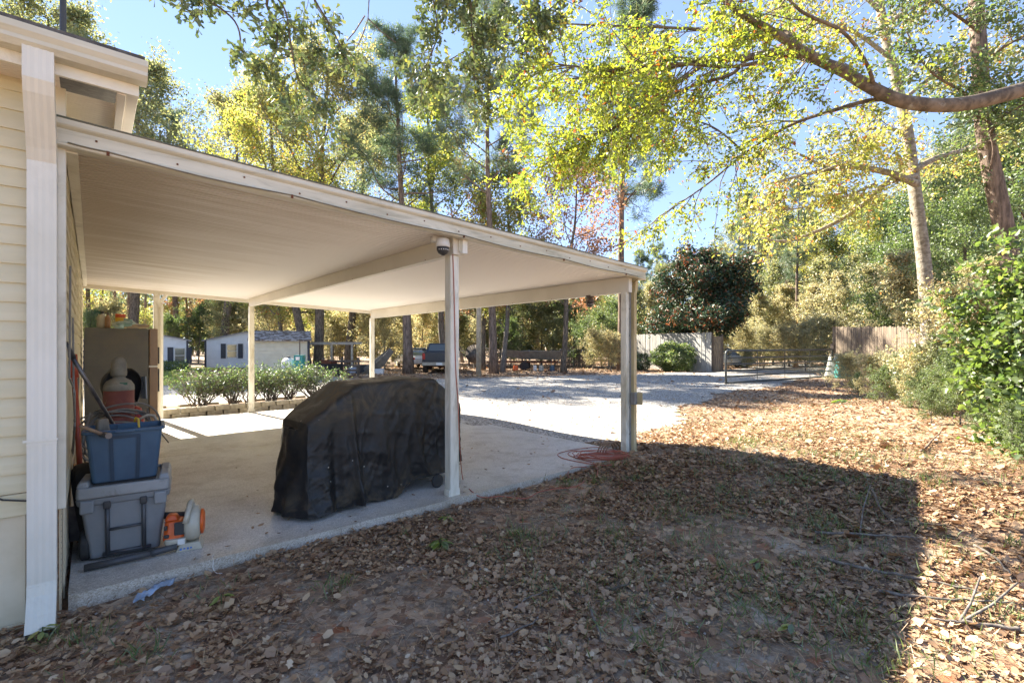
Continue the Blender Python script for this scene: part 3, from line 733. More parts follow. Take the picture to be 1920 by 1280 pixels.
# ---- blower
MT['cream'] = M_('cream_plastic', (.50,.46,.36), (.42,.38,.29), .45, 8, bmp=.03, dirt=(.16,.12,.08), dscale=8, damt=(.55,.8))
MT['orangep'] = M_('orange_plastic', (.75,.13,.015), (.62,.10,.015), .35, 8, bmp=.02, dirt=(.12,.06,.03), dscale=9, damt=(.6,.85))
bl = thing('leaf_blower', 'handheld leaf blower with orange engine and cream fan housing lying by the cooler', 'leaf blower', (.50, 4.02, 0), R(-12))
m = MB(); mm = Matrix.Translation((.035, .02, .165))@Matrix.Rotation(R(90), 4, 'Y')
m.lathe([(.03,-.045),(.10,-.045),(.118,-.03),(.122,.0),(.118,.028),(.10,.045),(.03,.045)], n=28, M=mm)
hs = m.build('fan_housing', MT['cream'], bl, smooth=True)
m = MB(); m.lathe([(.02,.046),(.085,.046),(.085,.062),(.06,.070),(.02,.070)], n=24, M=mm)
m.build('fan_guard', MT['orangep'], bl, bevel=.003)
m = MB()
m.tube([(.03, .02, .30), (.03, .02, .245), (.03, .02, .20)], [.018, .032, .045], 12)
m.tube([(.0, .10, .23), (.01, .07, .285), (.025, .01, .315), (.02, -.05, .30), (.01, -.09, .25), (.0, -.10, .20)], [.016,.017,.018,.017,.016,.018], 10)
m.build('handle', MT['cream'], bl, smooth=True)
m = MB(); m.taper((-.07, .02, .075), (.13, .16), (.11, .12), .13, 0, .035); m.taper((-.085, .02, .205), (.09, .10), (.05, .06), .04, 0, .02)
m.build('engine_cover', MT['orangep'], bl, bevel=.012)
m = MB(); m.cbox((-.035, -.062, .16), (.062, .028, .085)); m.cbox((-.115, -.05, .17), (.02, .02, .03)); m.cbox((-.11, -.055, .115), (.03, .02, .022)); m.build('air_filter', MT['dark'], bl, bevel=.006)
m = MB(); m.taper((-.06, .0, .045), (.12, .15), (.13, .17), .05, 0, .03); m.build('fuel_tank', MT['cream'], bl, bevel=.012)
m = MB(); m.box(-.045, -.083, .055, -.005, -.078, .092); m.build('sticker', MT['white'], bl)
m = MB(); m.taper((.02, -.0, .0), (.16, .15), (.12, .12), .05, 0, .01); st = m.build('stand', MT['cream'], bl, bevel=.006)
m = MB(); m.tube([(-.05, -.07, .045), (-.16, -.085, .035), (-.19, -.09, .033)], [.022, .021, .022], 12); m.tube([(-.19, -.09, .033), (-.52, -.13, .024)], [.019, .022], 12)
m.build('nozzle_tube', MT['frame'], bl, smooth=True)
m = MB(); m.tube([(-.02, .10, .20), (-.20, .13, .215)], .024, 10); m.build('grip_tube', MT['dark'], bl, smooth=True)
MT['decal'] = M_('decal_blue', (.08,.2,.5), None, .4, 9, bmp=0)
m = MB()
for q, xx in enumerate((-.028, -.008, .012, .03)): m.box(xx-.006, -.0755, .012+.004*(q % 2), xx+.006, -.073, .026); 
m.build('decal', MT['decal'], st)

# ---- fridge with things on top
MT['fridge'] = M_('black_fridge', (.095,.09,.075), (.12,.11,.085), .45, 3, bmp=.15, bscale=160, dirt=(.15,.12,.07), dscale=1.5, damt=(.5,.8))
MT['fridged'] = M_('fridge_door', (.26,.17,.10), (.22,.14,.08), .35, 3, bmp=.02)
fg = thing('fridge', 'dark two door fridge standing against the house wall at the far left post', 'fridge', (.30, 10.0, 0))
m = MB(); m.box(-.385, -.38, .03, .385, .38, 1.69); m.build('cabinet', MT['fridge'], fg, bevel=.008)
for z0, z1 in ((.06, 1.075), (1.095, 1.69)):
    m = MB(); m.box(.395, -.38, z0, .505, .38, z1); d = m.build('door', MT['fridged'], fg, bevel=.01)
    m = MB(); m.box(.506, -.34, z1-.4 if z0 < 1 else z0+.03, .53, -.31, z1-.03 if z0 < 1 else z0+.3); m.build('handle', MT['dark'], d, bevel=.004)
m = MB(); m.box(.386, -.385, 1.072, .50, -.36, 1.098); m.build('hinge', MT['white'], fg)
m = MB(); m.box(-.36, -.34, 0, .34, .34, .03); m.build('base', MT['dark'], fg)
FT = 1.69
def bottle(label, u, h, r, mat, capm, spray=False):
    x, y = D(u, 7.45); t = thing('bottle', label, 'bottle', (x, y, FT))
    m = MB(); m.lathe([(r*.92,0),(r,.02),(r,h*.62),(r*.75,h*.74),(r*.36,h*.84),(r*.36,h*.88)], n=18); m.build('body', mat, t, smooth=True)
    m = MB()
    if spray: m.lathe([(r*.4,h*.86),(r*.42,h*.93)], n=14); m.taper((-.02,0,h*.93), (.10,.03), (.07,.025), .035, 0, .008); m.taper((-.055,0,h*.86), (.012,.02), (.014,.02), .06, 0, .003)
    else: m.lathe([(r*.42,h*.86),(r*.42,h)], n=14)
    m.build('cap', capm, t)
MT['milk'] = M_('milky_plastic', (.52,.50,.42), None, .4, 4, bmp=0); MT['amber'] = M_('amber_plastic', (.36,.20,.10), None, .3, 4, bmp=0)
MT['green'] = M_('green_plastic', (.02,.11,.05), None, .4, 4, bmp=0)
bottle('milky white spray bottle with a green trigger head on top of the fridge', 187, .25, .037, MT['milk'], MT['green'], True)
bottle('tall white bottle with a black cap on top of the fridge', 192, .26, .052, MT['milk'], MT['dark'])
bottle('small amber brown bottle on top of the fridge', 202, .24, .034, MT['amber'], MT['brownplas'])
x, y = D(226, 7.3); t = thing('tin', 'orange and yellow round tin on top of the fridge', 'tin', (x, y, FT))
m = MB(); m.lathe([(.062,0),(.062,.19)], n=20); m.build('can', MT['orange'], t); m = MB(); m.lathe([(.0625,.03),(.063,.032),(.063,.15),(.0625,.152)], n=20); m.build('paper_band', MT['yellow'], t); m = MB(); m.lathe([(.065,.19),(.065,.205),(0.001,.207)], n=20); m.build('lid', MT['orangep'], t)
MT['bag'] = M_('plastic_bag', (.38,.42,.38), (.16,.28,.25), .3, 5, (.35,.6))
x, y = D(232, 7.15); t = thing('plastic_bag', 'crumpled clear and green plastic bag over the fridge top edge', 'bag', (x, y, FT))
rg = random.Random(2); m = MB(); V = []; n = 16
for i in range(9):
    for j in range(n):
        a = 2*math.pi*j/n; p = math.pi*i/8; rr_ = 1+rg.uniform(-.22, .22)
        V.append((.13*math.sin(p)*math.cos(a)*rr_, .07*math.sin(p)*math.sin(a)*rr_, .05+.055*math.cos(p)*rr_+.02*math.cos(a)))
m.raw(V, [(i*n+j, i*n+(j+1) % n, (i+1)*n+(j+1) % n, (i+1)*n+j) for i in range(8) for j in range(n)]); m.build('film', MT['bag'], t)
x, y = D(256, 7.4); t = thing('tray', 'flat stack of pale cardboard trays on top of the fridge', 'tray', (x, y, FT), .2)
MT['card'] = M_('cardboard', (.36,.28,.18), (.3,.23,.15), .8, 8)
m = MB(); m.cbox((0,0,.012), (.26,.2,.024)); m.cbox((.01,.0,.035), (.24,.19,.02), .1); m.build('cardboard', MT['card'], t, bevel=.002)
m = MB(); m.cbox((.0,.0,.055), (.22,.17,.012), .15); m.build('lid', MT['milk'], t)

# ---- gas cylinder, hoses and what stands round it
MT['cyl'] = M_('red_cylinder', (.30,.10,.075), (.22,.07,.055), .55, 5, bmp=.15, dirt=(.36,.26,.15), dscale=9, damt=(.60,.68))
MT['cylt'] = M_('cylinder_shoulder', (.30,.27,.20), (.20,.18,.14), .7, 7, dirt=(.20,.10,.06), dscale=6)
gx, gy = D(223, 4.45)
t = thing('gas_cylinder', 'tall rusty red gas cylinder with grey cap wound with hose in front of the fridge', 'gas cylinder', (gx, gy, 0))
m = MB(); m.lathe([(.10,0),(.114,.02),(.114,1.0)], n=28); m.build('body', MT['cyl'], t, smooth=True)
m = MB(); m.lathe([(.1145,.998),(.116,1.01),(.113,1.045),(.09,1.085),(.05,1.11),(.047,1.135)], n=28); m.build('shoulder', MT['cylt'], t, smooth=True)
m = MB(); m.lathe([(.058,1.13),(.060,1.15),(.058,1.24),(.045,1.285),(.02,1.305),(.001,1.308)], n=24); m.build('valve_cap', MT['cylt'], t, smooth=True)
m = MB(); m.cbox((.03, -.099, 1.062), (.055, .004, .022)); m.build('sticker', MT['green'], t)
t = thing('welding_helmet', 'black welding helmet hanging behind the red gas cylinder', 'helmet', (gx+.03, gy+.20, 1.02), .2)
m = MB(); V = []; n = 18
for i in range(8):
    z = .17-.33*i/7; r_ = .165*math.sqrt(max(.05, 1-(max(0, z)/.19)**2))*(1-.35*(max(0, -z)/.2))
    for j in range(n):
        a = R(-30+240*j/(n-1)); V.append((r_*math.cos(a)*1.0, r_*math.sin(a)*.8, z))
m.raw(V, [(i*n+j, i*n+j+1, (i+1)*n+j+1, (i+1)*n+j) for i in range(7) for j in range(n-1)]); m.build('shell', MT['dark'], t, smooth=True, solid=.006)
m = MB(); m.taper((.165, -.03, -.13), (.012, .10), (.012, .07), .22, .2, .004); m.build('visor', M_('visor_grey', (.35,.38,.38), None, .25, 4), t, bevel=.003)
rg = random.Random(11)
MT['hose'] = M_('grey_hose', (.26,.235,.20), (.18,.16,.14), .55, 9, bmp=.05)
t = thing('hose', 'coil of grey welding hose wound round the red gas cylinder', 'hose', (gx, gy, .72))
m = MB()
for k in range(7):
    cx_, cz_ = rg.uniform(-.05, .05), rg.uniform(-.06, .06); ra = rg.uniform(.21, .30); rb = rg.uniform(.20, .30)
    pts = []
    for q in range(40):
        a = 2*math.pi*q/40
        x_ = cx_+ra*math.cos(a); z_ = cz_+rb*math.sin(a)*(.8 if math.sin(a) > 0 else 1.0)
        pts.append((x_+.01*math.sin(3*a+k), -.145-.05*math.sin(a)*(.5)-.02*math.cos(2*a+k)+(.16 if abs(x_) > .12 and math.sin(a) > -.4 else 0), z_-.1))
    m.tube(pts, .0085, 7, closed=True)
m.build('hose_coil', MT['hose'], t, smooth=True)
for k in range(1): 
    m = MB(); m.tube([(.2,-.1,.1),(.25,-.12,-.1),(.22,-.1,-.35),(.27,-.02,-.6),(.22,.03,-.69)], .008, 7); m.tube([(-.2,-.1,.1),(-.26,-.1,-.2),(-.2,-.05,-.5),(-.17,0,-.69)], .008, 7); m.build('hose_end', MT['hose'], t, smooth=True)
t = thing('cutting_torch', 'white handled torch hooked on the hose coil right of the gas cylinder', 'torch', (gx+.20, gy-.17, .75))
m = MB(); m.tube([(-.07,0,-.02),(.0,0,.02),(.05,0,.01),(.07,0,-.05)], .012, 8); m.build('handle', M_('bone_plastic', (.5,.46,.38), None, .5, 6), t, smooth=True)
m = MB(); m.tube([(.07,0,-.05),(.10,0,-.16),(.16,0,-.26)], .005, 6); m.build('tip', MT['steelblk'], t)
t = thing('fire_extinguisher', 'bright red tank standing just behind the gas cylinder', 'tank', (gx+.12, gy+.25, 0))
m = MB(); m.lathe([(.08,0),(.085,.02),(.085,.72),(.06,.80),(.025,.82)], n=20); m.build('body', M_('bright_red', (.42,.03,.02), None, .4, 6), t, smooth=True); m = MB(); m.lathe([(.02,.82),(.02,.87),(.001,.88)], n=10); m.build('valve', MT['steelblk'], t)
t = thing('wood_block', 'stack of pale timber offcuts between the house wall and the blue bin', 'timber', (-.02, 4.75, 0))
m = MB()
for q in range(5): m.cbox((.02*math.sin(q*3), 0, .32+.045*q), (.13, .30, .042), .08*math.sin(q*5))
MT['pinew'] = M_('pine_wood', (.50,.29,.13), (.36,.19,.08), .7, 5, bmp=.1, stretch=(4,.5,4)); m.build('offcut', MT['pinew'], t, bevel=.003)
m = MB(); m.box(-.06, -.12, 0, .06, .14, .295); m.build('crate', MT['wood'], t)
t = thing('tyre', 'black tyre leaning between the house wall and the grey cooler', 'tyre', (-.01, 4.50, .0))
m = MB(); m.lathe([(.15,-.06),(.25,-.07),(.285,-.04),(.29,0),(.285,.04),(.25,.07),(.15,.06)], n=36, M=Matrix.Translation((0, .06, .288))@Matrix.Rotation(R(82), 4, 'Y')); m.build('rubber', MT['rubber'], t, bevel=.004)
m = MB(); m.lathe([(.02,-.05),(.148,-.055),(.148,.055),(.02,.05)], n=30, M=Matrix.Translation((0, .06, .288))@Matrix.Rotation(R(82), 4, 'Y')); m.build('rim', MT['steelblk'], t)

# ---- orange extension cord: up the middle post, over the litter, coil at the corner post
MT['cord'] = M_('orange_cord', (.42,.11,.06), (.34,.09,.055), .5, 9, bmp=.02)
def gp_(u, v, z=.006):
    x, y = W(u, v, 0)[:2]
    for _ in range(4):
        zz = 0.006 if (-.1 < x < 5.4 and 3.68 < y < 11.4) else Gz(x, y)+.03
        x, y = W(u, v, zz)[:2]
    return (x, y, zz)
def smoothp(pts, n=6):
    P = [Vector(p) for p in pts]; o = []
    for i in range(len(P)-1):
        a, b, c, d = P[max(i-1, 0)], P[i], P[i+1], P[min(i+2, len(P)-1)]
        for q in range(n):
            s = q/n; o.append(.5*((2*b)+(c-a)*s+(2*a-5*b+4*c-d)*s*s+(3*b-a-3*c+d)*s**3))
    o.append(P[-1]); return [tuple(p) for p in o]
t = thing('extension_cord', 'orange cord hanging down the middle post and coiled beside the corner post', 'cord', (2.6, 3.75, 0))
m = MB(); inv = Vector((-2.6, -3.75, 0))
pa = [(2.535,3.74,2.34),(2.55,3.744,2.1),(2.565,3.744,1.6),(2.575,3.744,1.2),(2.60,3.744,.9),(2.612,3.735,.5),gp_(868,898),gp_(884,920),gp_(905,932),gp_(940,930),gp_(985,934),gp_(1010,922),gp_(1040,916),gp_(1078,912),gp_(1098,900)]
m.tube([tuple(Vector(p)+inv) for p in smoothp(pa)], .0045, 6)
rg = random.Random(5); c0 = Vector(gp_(1135, 858)); pts = []
for k in range(9):
    ex, ey = rg.uniform(.22, .34), rg.uniform(.14, .24); ox, oy = rg.uniform(-.05, .05), rg.uniform(-.04, .04); ph = rg.uniform(0, 6)
    for q in range(14):
        a = 2*math.pi*q/14+ph*.1
        x_ = c0.x+ox-.03+ex*math.cos(a)*RT[0]+ey*math.sin(a)*FW[0]; y_ = c0.y+oy+.02+ex*math.cos(a)*RT[1]+ey*math.sin(a)*FW[1]
        pts.append((x_, y_, .012+.007*k+.006*math.sin(a*3+k)))
m.tube([tuple(Vector(p)+inv) for p in pts], .0048, 6)
for L in ([(1160,845),(1120,838),(1080,842),(1052,848),(1046,853),(1060,860),(1100,868),(1140,872),(1165,866)], [(1150,850),(1110,846),(1075,845),(1065,851),(1080,858),(1110,866)], [(1100,875),(1075,876),(1065,886),(1066,894),(1078,897)], [(1112,866),(1120,880),(1118,893),(1108,900)]):
    m.tube([tuple(Vector(p)+inv) for p in smoothp([gp_(*q) for q in L])], .0048, 6)
m.build('cable', MT['cord'], t, smooth=True)
t = thing('garden_hose', 'tan hose looped over the foot of the corner post', 'hose', (5.22, 3.9, 0))
m = MB()
for k in range(4): m.tube([(.20*math.cos(R(a))*(1-.06*k)-.03, .05*k-.03, max(.01, .15*math.sin(R(a))*(1-.08*k))) for a in range(0, 181, 15)], .010, 7)
m.build('hose_loops', M_('tan_hose', (.26,.16,.09), (.2,.12,.07), .6, 9), t, smooth=True)
# ================================================================ THE YARD AND WHAT STANDS IN IT
# planter edging: each block a thing
MT['block'] = M_('edging_block', (.40,.35,.25), (.31,.27,.20), .9, 9, bmp=.5, dirt=(.20,.17,.10), dscale=6, damt=(.5,.75))
MT['mulch'] = M_('planter_mulch', (.16,.10,.065), (.26,.18,.11), .95, 30, bmp=.8, spec=.1)
m = MB(); m.raw([(1.25,11.8,.05),(5.0,12.05,.05),(5.6,13.3,.05),(1.0,13.3,.05)], [(0,1,2,3)]); tag(m.build('planter_soil', MT['mulch']), kind='structure')
bp = MB(); bp.taper((0,0,0), (.29,.19), (.275,.17), .10, 0, .0)
b0 = None; rg = random.Random(3)
def block(x, y, z, rz, lab, grp):
    global b0
    if b0 is None:
        b0 = bp.build('edging_block', MT['block'], bevel=.012); o = b0
    else:
        o = b0.copy(); COL.objects.link(o)
    o.location = (x, y, z); o.rotation_euler = (0, 0, rz)
    return tag(o, lab, 'block', grp)
fa, fb = (1.02, 11.62), (4.95, 11.98)
for course in (0, 1):
    n = 13 if course == 0 else 13
    for i in range(n):
        s = (i+.5*course)/13; x = fa[0]+(fb[0]-fa[0])*s; y = fa[1]+(fb[1]-fa[1])*s
        block(x+rg.uniform(-.006,.006), y+rg.uniform(-.012,.012), -.035+course*.101+rg.uniform(0,.004), math.atan2(fb[1]-fa[1], fb[0]-fa[0])+rg.uniform(-.05,.05),
              ('concrete edging block in the lower course along the near side of the planter', 'concrete edging block in the upper course along the near side of the planter')[course],
              ('lower course of planter edging', 'upper course of planter edging')[course])
for i in range(10):
    s = i/9; block(1.1+4.6*s, 13.1+.45*s+rg.uniform(-.02,.02), .0, .1+rg.uniform(-.06,.06), 'concrete edging block along the back of the planter behind the shrubs', 'back row of planter edging')

# far small buildings
MT['whites'] = M_('white_siding', (.78,.80,.82), (.72,.74,.76), .6, 3, bmp=0)
MT['bluegrey'] = M_('pale_blue_siding', (.66,.74,.78), None, .6, 3, bmp=0)
MT['tans'] = M_('tan_siding', (.70,.62,.45), (.64,.56,.40), .6, 3, bmp=0)
MT['navy'] = M_('dark_shutter', (.03,.035,.05), None, .5, 5, bmp=0)
def mk_glass():
    m, t, b, o = nodes('window_glass'); b.inputs['Base Color'].default_value = (.10,.11,.10,1); b.inputs['Roughness'].default_value = .08
    b.inputs['Specular IOR Level'].default_value = .8; return m
MT['glass'] = mk_glass()
MT['roofleaf'] = M_('roof_with_leaves', (.42,.38,.36), (.12,.09,.07), .85, 5, (.45,.55), bmp=.3, dirt=(.30,.18,.10), dscale=9)
MT['roofg'] = M_('grey_roof', (.30,.30,.32), (.24,.24,.25), .7, 5, bmp=.1)
def lapwall(mb, x0, x1, y, z0, z1, step, M, ztop=None):
    z = z0
    while z < z1-.01:
        zz = min(z+step, z1); xa, xb = x0, x1
        if ztop: 
            xs_ = [x for x in np.linspace(x0, x1, 80) if ztop(x) >= zz-.02]
            if not xs_: break
            xa, xb = min(xs_), max(xs_)
        mb.raw([tuple(M@Vector(p)) for p in ((xa, y-.02, z), (xb, y-.02, z), (xb, y, zz), (xa, y, zz))], [(0,1,2,3)])
        z = zz
def shed(name, label, cat, u, d, rz, w, dp, h, rise, wm, rm, fw=None, win=None, ridge='x', z=None, trim='navy'):
    x, y = D(u, d); zb = Gz(x, y)-.1 if z is None else z
    t = thing(name, label, cat, (x, y, zb), rz)
    I = Matrix.Identity(4); m = MB()
    if ridge == 'y': zt = lambda xx: h+rise*(1-abs(xx)/(w/2))
    else: zt = None
    lapwall(m, -w/2, w/2, -dp/2, 0, h+(rise if ridge == 'y' else 0), .2, I, (lambda xx: zt(xx)) if zt else None)
    if ridge == 'y': m.raw([(-w/2,-dp/2+.02,h-.1),(w/2,-dp/2+.02,h-.1),(w/2,-dp/2+.02,h),(0,-dp/2+.02,h+rise),(-w/2,-dp/2+.02,h)], [(0,1,2,3,4)])
    m.build('wall', wm, t)
    m = MB(); S = Matrix.Rotation(R(-90), 4, 'Z'); lapwall(m, -dp/2, dp/2, -w/2, 0, h, .2, S)
    m.box(-w/2+.03, -dp/2+.05, 0, w/2-.001, dp/2, h-.02)
    if ridge == 'x': m.raw([(-w/2,-dp/2,h),(-w/2,dp/2,h),(-w/2,0,h+rise),(w/2,-dp/2,h),(w/2,dp/2,h),(w/2,0,h+rise)], [(0,1,2),(3,4,5)])
    m.build('wall', fw or wm, t)
    m = MB(); e = .22
    if ridge == 'x':
        k_ = rise/(dp/2)
        for s in (-1, 1): m.prism([(s*(dp/2+e), h-e*k_), (0, h+rise), (0, h+rise+.07), (s*(dp/2+e), h-e*k_+.07)], -w/2-.12, w/2+.12)
    else:
        k_ = rise/(w/2); SS = Matrix.Rotation(R(90), 4, 'Z')
        for s in (-1, 1): m.prism([(s*(w/2+e), h-e*k_), (0, h+rise), (0, h+rise+.07), (s*(w/2+e), h-e*k_+.07)], -dp/2-.15, dp/2+.15, SS)
    m.build('roof', rm, t)
    m = MB()
    for sx in (-1, 1): m.box(sx*w/2-.06, -dp/2-.03, 0, sx*w/2+.06, -dp/2+.03, h)
    m.build('corner_board', MT[trim], t)
    for (wx, wz, ww, wh) in (win or []):
        m = MB(); m.box(wx-ww/2, -dp/2-.05, wz, wx+ww/2, -dp/2-.01, wz+wh)
        wo = m.build('window', MT['white'], t)
        m = MB(); m.box(wx-ww/2+.06, -dp/2-.056, wz+.06, wx+ww/2-.06, -dp/2-.051, wz+wh/2-.02); m.box(wx-ww/2+.06, -dp/2-.056, wz+wh/2+.02, wx+ww/2-.06, -dp/2-.051, wz+wh-.06); m.build('pane', MT['glass'], wo)
        for s in (-1, 1):
            m = MB(); m.box(wx+s*(ww/2+.18)-.15, -dp/2-.07, wz-.02, wx+s*(ww/2+.18)+.15, -dp/2-.03, wz+wh+.02); m.build('shutter', MT['navy'], wo)
    return t
dd = 33
shed('small_house', 'white sided building with dark shuttered window seen just right of the fridge', 'house', 262, 31, -YAW+.62, 5.0, 4, 2.4, .55, MT['whites'], MT['roofg'], MT['bluegrey'], [(2.1, .95, .62, 1.0)], 'y', z=-.6)
shed('small_house', 'low white sided building with two dark shuttered windows left of the tan shed', 'house', 463, 36, -YAW+.48, 5.0, 3, 2.2, .6, MT['whites'], MT['roofg'], MT['whites'], [(-.9, .95, .7, 1.0), (1.3, .95, .7, 1.0)], 'y', z=-.35)
t = shed('shed', 'tan sided shed with leaf strewn pitched roof behind the shrubs', 'shed', 527, 25, -YAW+.42, 2.6, 2.6, 1.95, .42, MT['tans'], MT['roofleaf'], MT['bluegrey'], None, 'x', z=-.2)
m = MB(); lapwall(m, -1.3, 1.3, -1.3, 0, 1.95, .14, Matrix.Rotation(R(-90), 4, 'Z')@Matrix.Translation((0, -.04, 0)))
m.raw([(-1.34,-1.3,1.95),(-1.34,1.3,1.95),(-1.34,0,2.36)], [(0,1,2)])
m.build('gable_wall', MT['bluegrey'], t)
m = MB(); m.box(-1.38, -.35, .1, -1.345, .45, 1.75); o = m.build('door', MT['whites'], t); m = MB(); m.box(-1.40, -.05, .95, -1.38, .2, 1.5); m.build('pane', MT['glass'], o)
# timber porch frame and rail to the right of it
MT['timb'] = M_('pale_timber', (.50,.44,.34), (.38,.32,.24), .8, 5, bmp=.2)
MT['timd'] = M_('dark_timber', (.10,.075,.055), (.16,.12,.09), .9, 6, bmp=.2)
x, y = D(615, 27); t = thing('pergola', 'open pale timber frame with cross beam behind the twin trunks', 'pergola', (x, y, -.1), -YAW)
m = MB(); m.box(-1.6, -.05, 1.62, 1.45, .07, 1.76); m.box(-1.6, 1.4, 1.66, 1.45, 1.5, 1.78); m.build('beam', MT['timb'], t)
for xx in (-1.5, .2, 1.35):
    m = MB(); m.box(xx-.05, -.04, 0, xx+.05, .06, 1.62); m.build('post', MT['timb'], t)
x, y = D(640, 24.5); t = thing('rail_fence', 'dark timber rail fence panel in front of the pale timber frame', 'fence', (x, y, -.1), -YAW)
for z in (.25, .48, .72): 
    m = MB(); m.box(-1.0, -.03, z, .95, .03, z+.10); m.build('rail', MT['timd'], t)
for xx in (-.95, 0, .85):
    m = MB(); m.box(xx-.05, .03, 0, xx+.05, .12, .95); m.build('post', MT['timd'], t)
x, y = D(618, 24); t = thing('garden_cart', 'dark cart heaped with rusty scrap beside the rail fence', 'cart', (x, y, -.1), .3)
m = MB(); m.taper((0,0,.35), (.9,.5), (1.1,.7), .3, 0, .03); m.build('tray', MT['dark'], t)
for s in (-1, 1):
    m = MB(); m.lathe([(.02,-.04),(.2,-.04),(.22,0),(.2,.04),(.02,.04)], n=18, M=Matrix.Translation((s*.3,-.3,.21))@Matrix.Rotation(R(90),4,'X')); m.build('wheel', MT['rubber'], t)
m = MB(); m.cbox((.1,0,.72), (.6,.3,.14), .4); m.cbox((-.2,.1,.75), (.3,.4,.2), .9); m.build('scrap', MT['rust'], t, bevel=.02)
# white tank and teal bin behind the shrubs
MT['teal'] = M_('teal_plastic', (.03,.24,.22), (.025,.19,.18), .5, 5)
x, y = D(541, 19.5); t = thing('water_tank', 'rounded white plastic tank standing behind the shrubs beside the teal bin', 'tank', (x, y, -.05))
m = MB(); m.lathe([(.25,0),(.27,.05),(.27,.85),(.2,.95),(.08,1.0),(.001,1.01)], n=24); m.build('shell', MT['white'], t, smooth=True); m = MB(); m.lathe([(.07,1.0),(.07,1.06),(.001,1.07)], n=14); m.build('lid', MT['dark'], t)
x, y = D(562, 19.3); t = thing('dispenser', 'tall teal plastic bin with white label behind the shrubs by the twin trunks', 'bin', (x, y, -.05), -YAW)
m = MB(); m.taper((0,0,0), (.30,.28), (.36,.32), 1.12, 0, .03); o = m.build('body', MT['teal'], t); m = MB(); m.box(-.08,-.19,.92,.07,-.168,1.05); m.build('label', MT['white'], o); m = MB(); m.tube([(-.0,0,1.1),(-.0,0,1.75)], .025, 6); m.build('pole', MT['timd'], t)
# covered boat, low blue truck bed, cooler block near the far right carport post
x, y = D(678, 27); t = thing('tarp_pile', 'black plastic pond liner bundled over a frame beside the far carport post', 'tarp', (x, y, -.1))
m = MB(); m.taper((0,0,.0), (1.3,.9), (.9,.5), .5, .2, .1); m.build('liner', MT['dark'], t, bevel=.05)
m = MB(); m.taper((-.55,-.2,.0), (.7,.5), (.5,.3), .38, .1, .1); m.build('silver_sheet', M_('silver_tarp', (.4,.42,.45), (.15,.16,.18), .35, 4, (.45,.55)), t, bevel=.05)
MT['hull'] = M_('dark_hull', (.15,.13,.10), (.21,.18,.14), .6, 5, dirt=(.30,.26,.18), dscale=3)
def hull(mb, L, B, H, M):
    n = 14; rows = []
    for i in range(n):
        s = i/(n-1); x = -L/2+L*s; wv = B/2*(1 if s < .55 else max(.03, 1-((s-.55)/.45)**2)); lift = .38*H*max(0, s-.6)/.4*1.3
        bt = wv*.72
        rows.append([(x,-wv,H+lift*.45),(x,-bt,.0+lift),(x,bt,.0+lift),(x,wv,H+lift*.45),(x,wv-.05,H+lift*.45),(x,bt-.04,.06+lift),(x,-bt+.04,.06+lift),(x,-wv+.05,H+lift*.45)])
    V = [tuple(M@Vector(p)) for r_ in rows for p in r_]
    F = [(i*8+j, i*8+(j+1)%8, (i+1)*8+(j+1)%8, (i+1)*8+j) for i in range(n-1) for j in range(8)]+[(0,1,6,7),(1,2,5,6),(2,3,4,5)]
    mb.raw(V, F)
x, y = D(712, 26.5); t = thing('small_boat', 'dark dinghy tipped bow up on a white block behind the far carport post', 'boat', (x, y, .15), -YAW+.1)
m = MB(); hull(m, 2.0, 1.0, .42, Matrix.Rotation(R(-38), 4, 'Y')@Matrix.Rotation(R(15), 4, 'X')@Matrix.Translation((.2,0,.1))); m.build('hull', MT['hull'], t)
m = MB(); m.cbox((0,-.3,-.1), (.55,.35,.32)); m.build('block', MT['white'], t, bevel=.02)
# pickup, seen from behind
MT['tpaint'] = M_('blue_grey_paint', (.042,.045,.055), (.035,.038,.045), .3, 3, bmp=0, metal=.3); MT['tbeige'] = M_('beige_lower_paint', (.42,.37,.28), None, .4, 3, bmp=0)
MT['tail'] = M_('tail_lamp', (.45,.02,.02), None, .2, 3, bmp=0)
x, y = D(827, 29.6); tk = thing('pickup_truck', 'dark blue pickup truck with beige bumper parked by the big pine seen from behind', 'pickup', (x, y, Gz(x, y)-.03), -YAW-R(6)); 
tk.rotation_euler = (0, 0, -YAW+R(7))
# local: +Y is forward, width along X, rear at y=-2.75
def trk(mb, prof, hw, hw2=None):
    mb.prism(prof, -hw, hw)
side = [(-2.72,.62),(-2.74,.80),(-2.72,1.22),(-.62,1.24),(-.55,1.26),(1.55,1.20),(2.35,1.12),(2.66,1.0),(2.72,.62),(2.3,.50),(-2.6,.55)]
m = MB()
m.prism([(p, q) for p, q in side], .90, .98); m.prism([(p, q) for p, q in side], -.98, -.90)
m.box(-.90, -2.73, .64, .90, -2.66, 1.22); m.box(-.90, -2.66, .62, .90, -.6, .70); m.box(-.90, -.64, .60, .90, 2.68, 1.16)
body = m.build('body', MT['tpaint'], tk, bevel=.03)
m = MB(); m.raw([(-.88,-.60,1.2),(.88,-.60,1.2),(.70,-.45,1.74),(-.70,-.45,1.74),(-.90,1.35,1.2),(.90,1.35,1.2),(.69,.62,1.75),(-.69,.62,1.75)], [(0,1,2,3),(4,7,6,5),(0,3,7,4),(1,5,6,2),(3,2,6,7)])
cab = m.build('cab', MT['tpaint'], tk, bevel=.03)
m = MB(); m.raw([(-.74,-.625,1.27),(.74,-.625,1.27),(.64,-.515,1.66),(-.64,-.515,1.66)], [(0,1,2,3)]); m.build('rear_window', MT['glass'], cab, solid=.01)
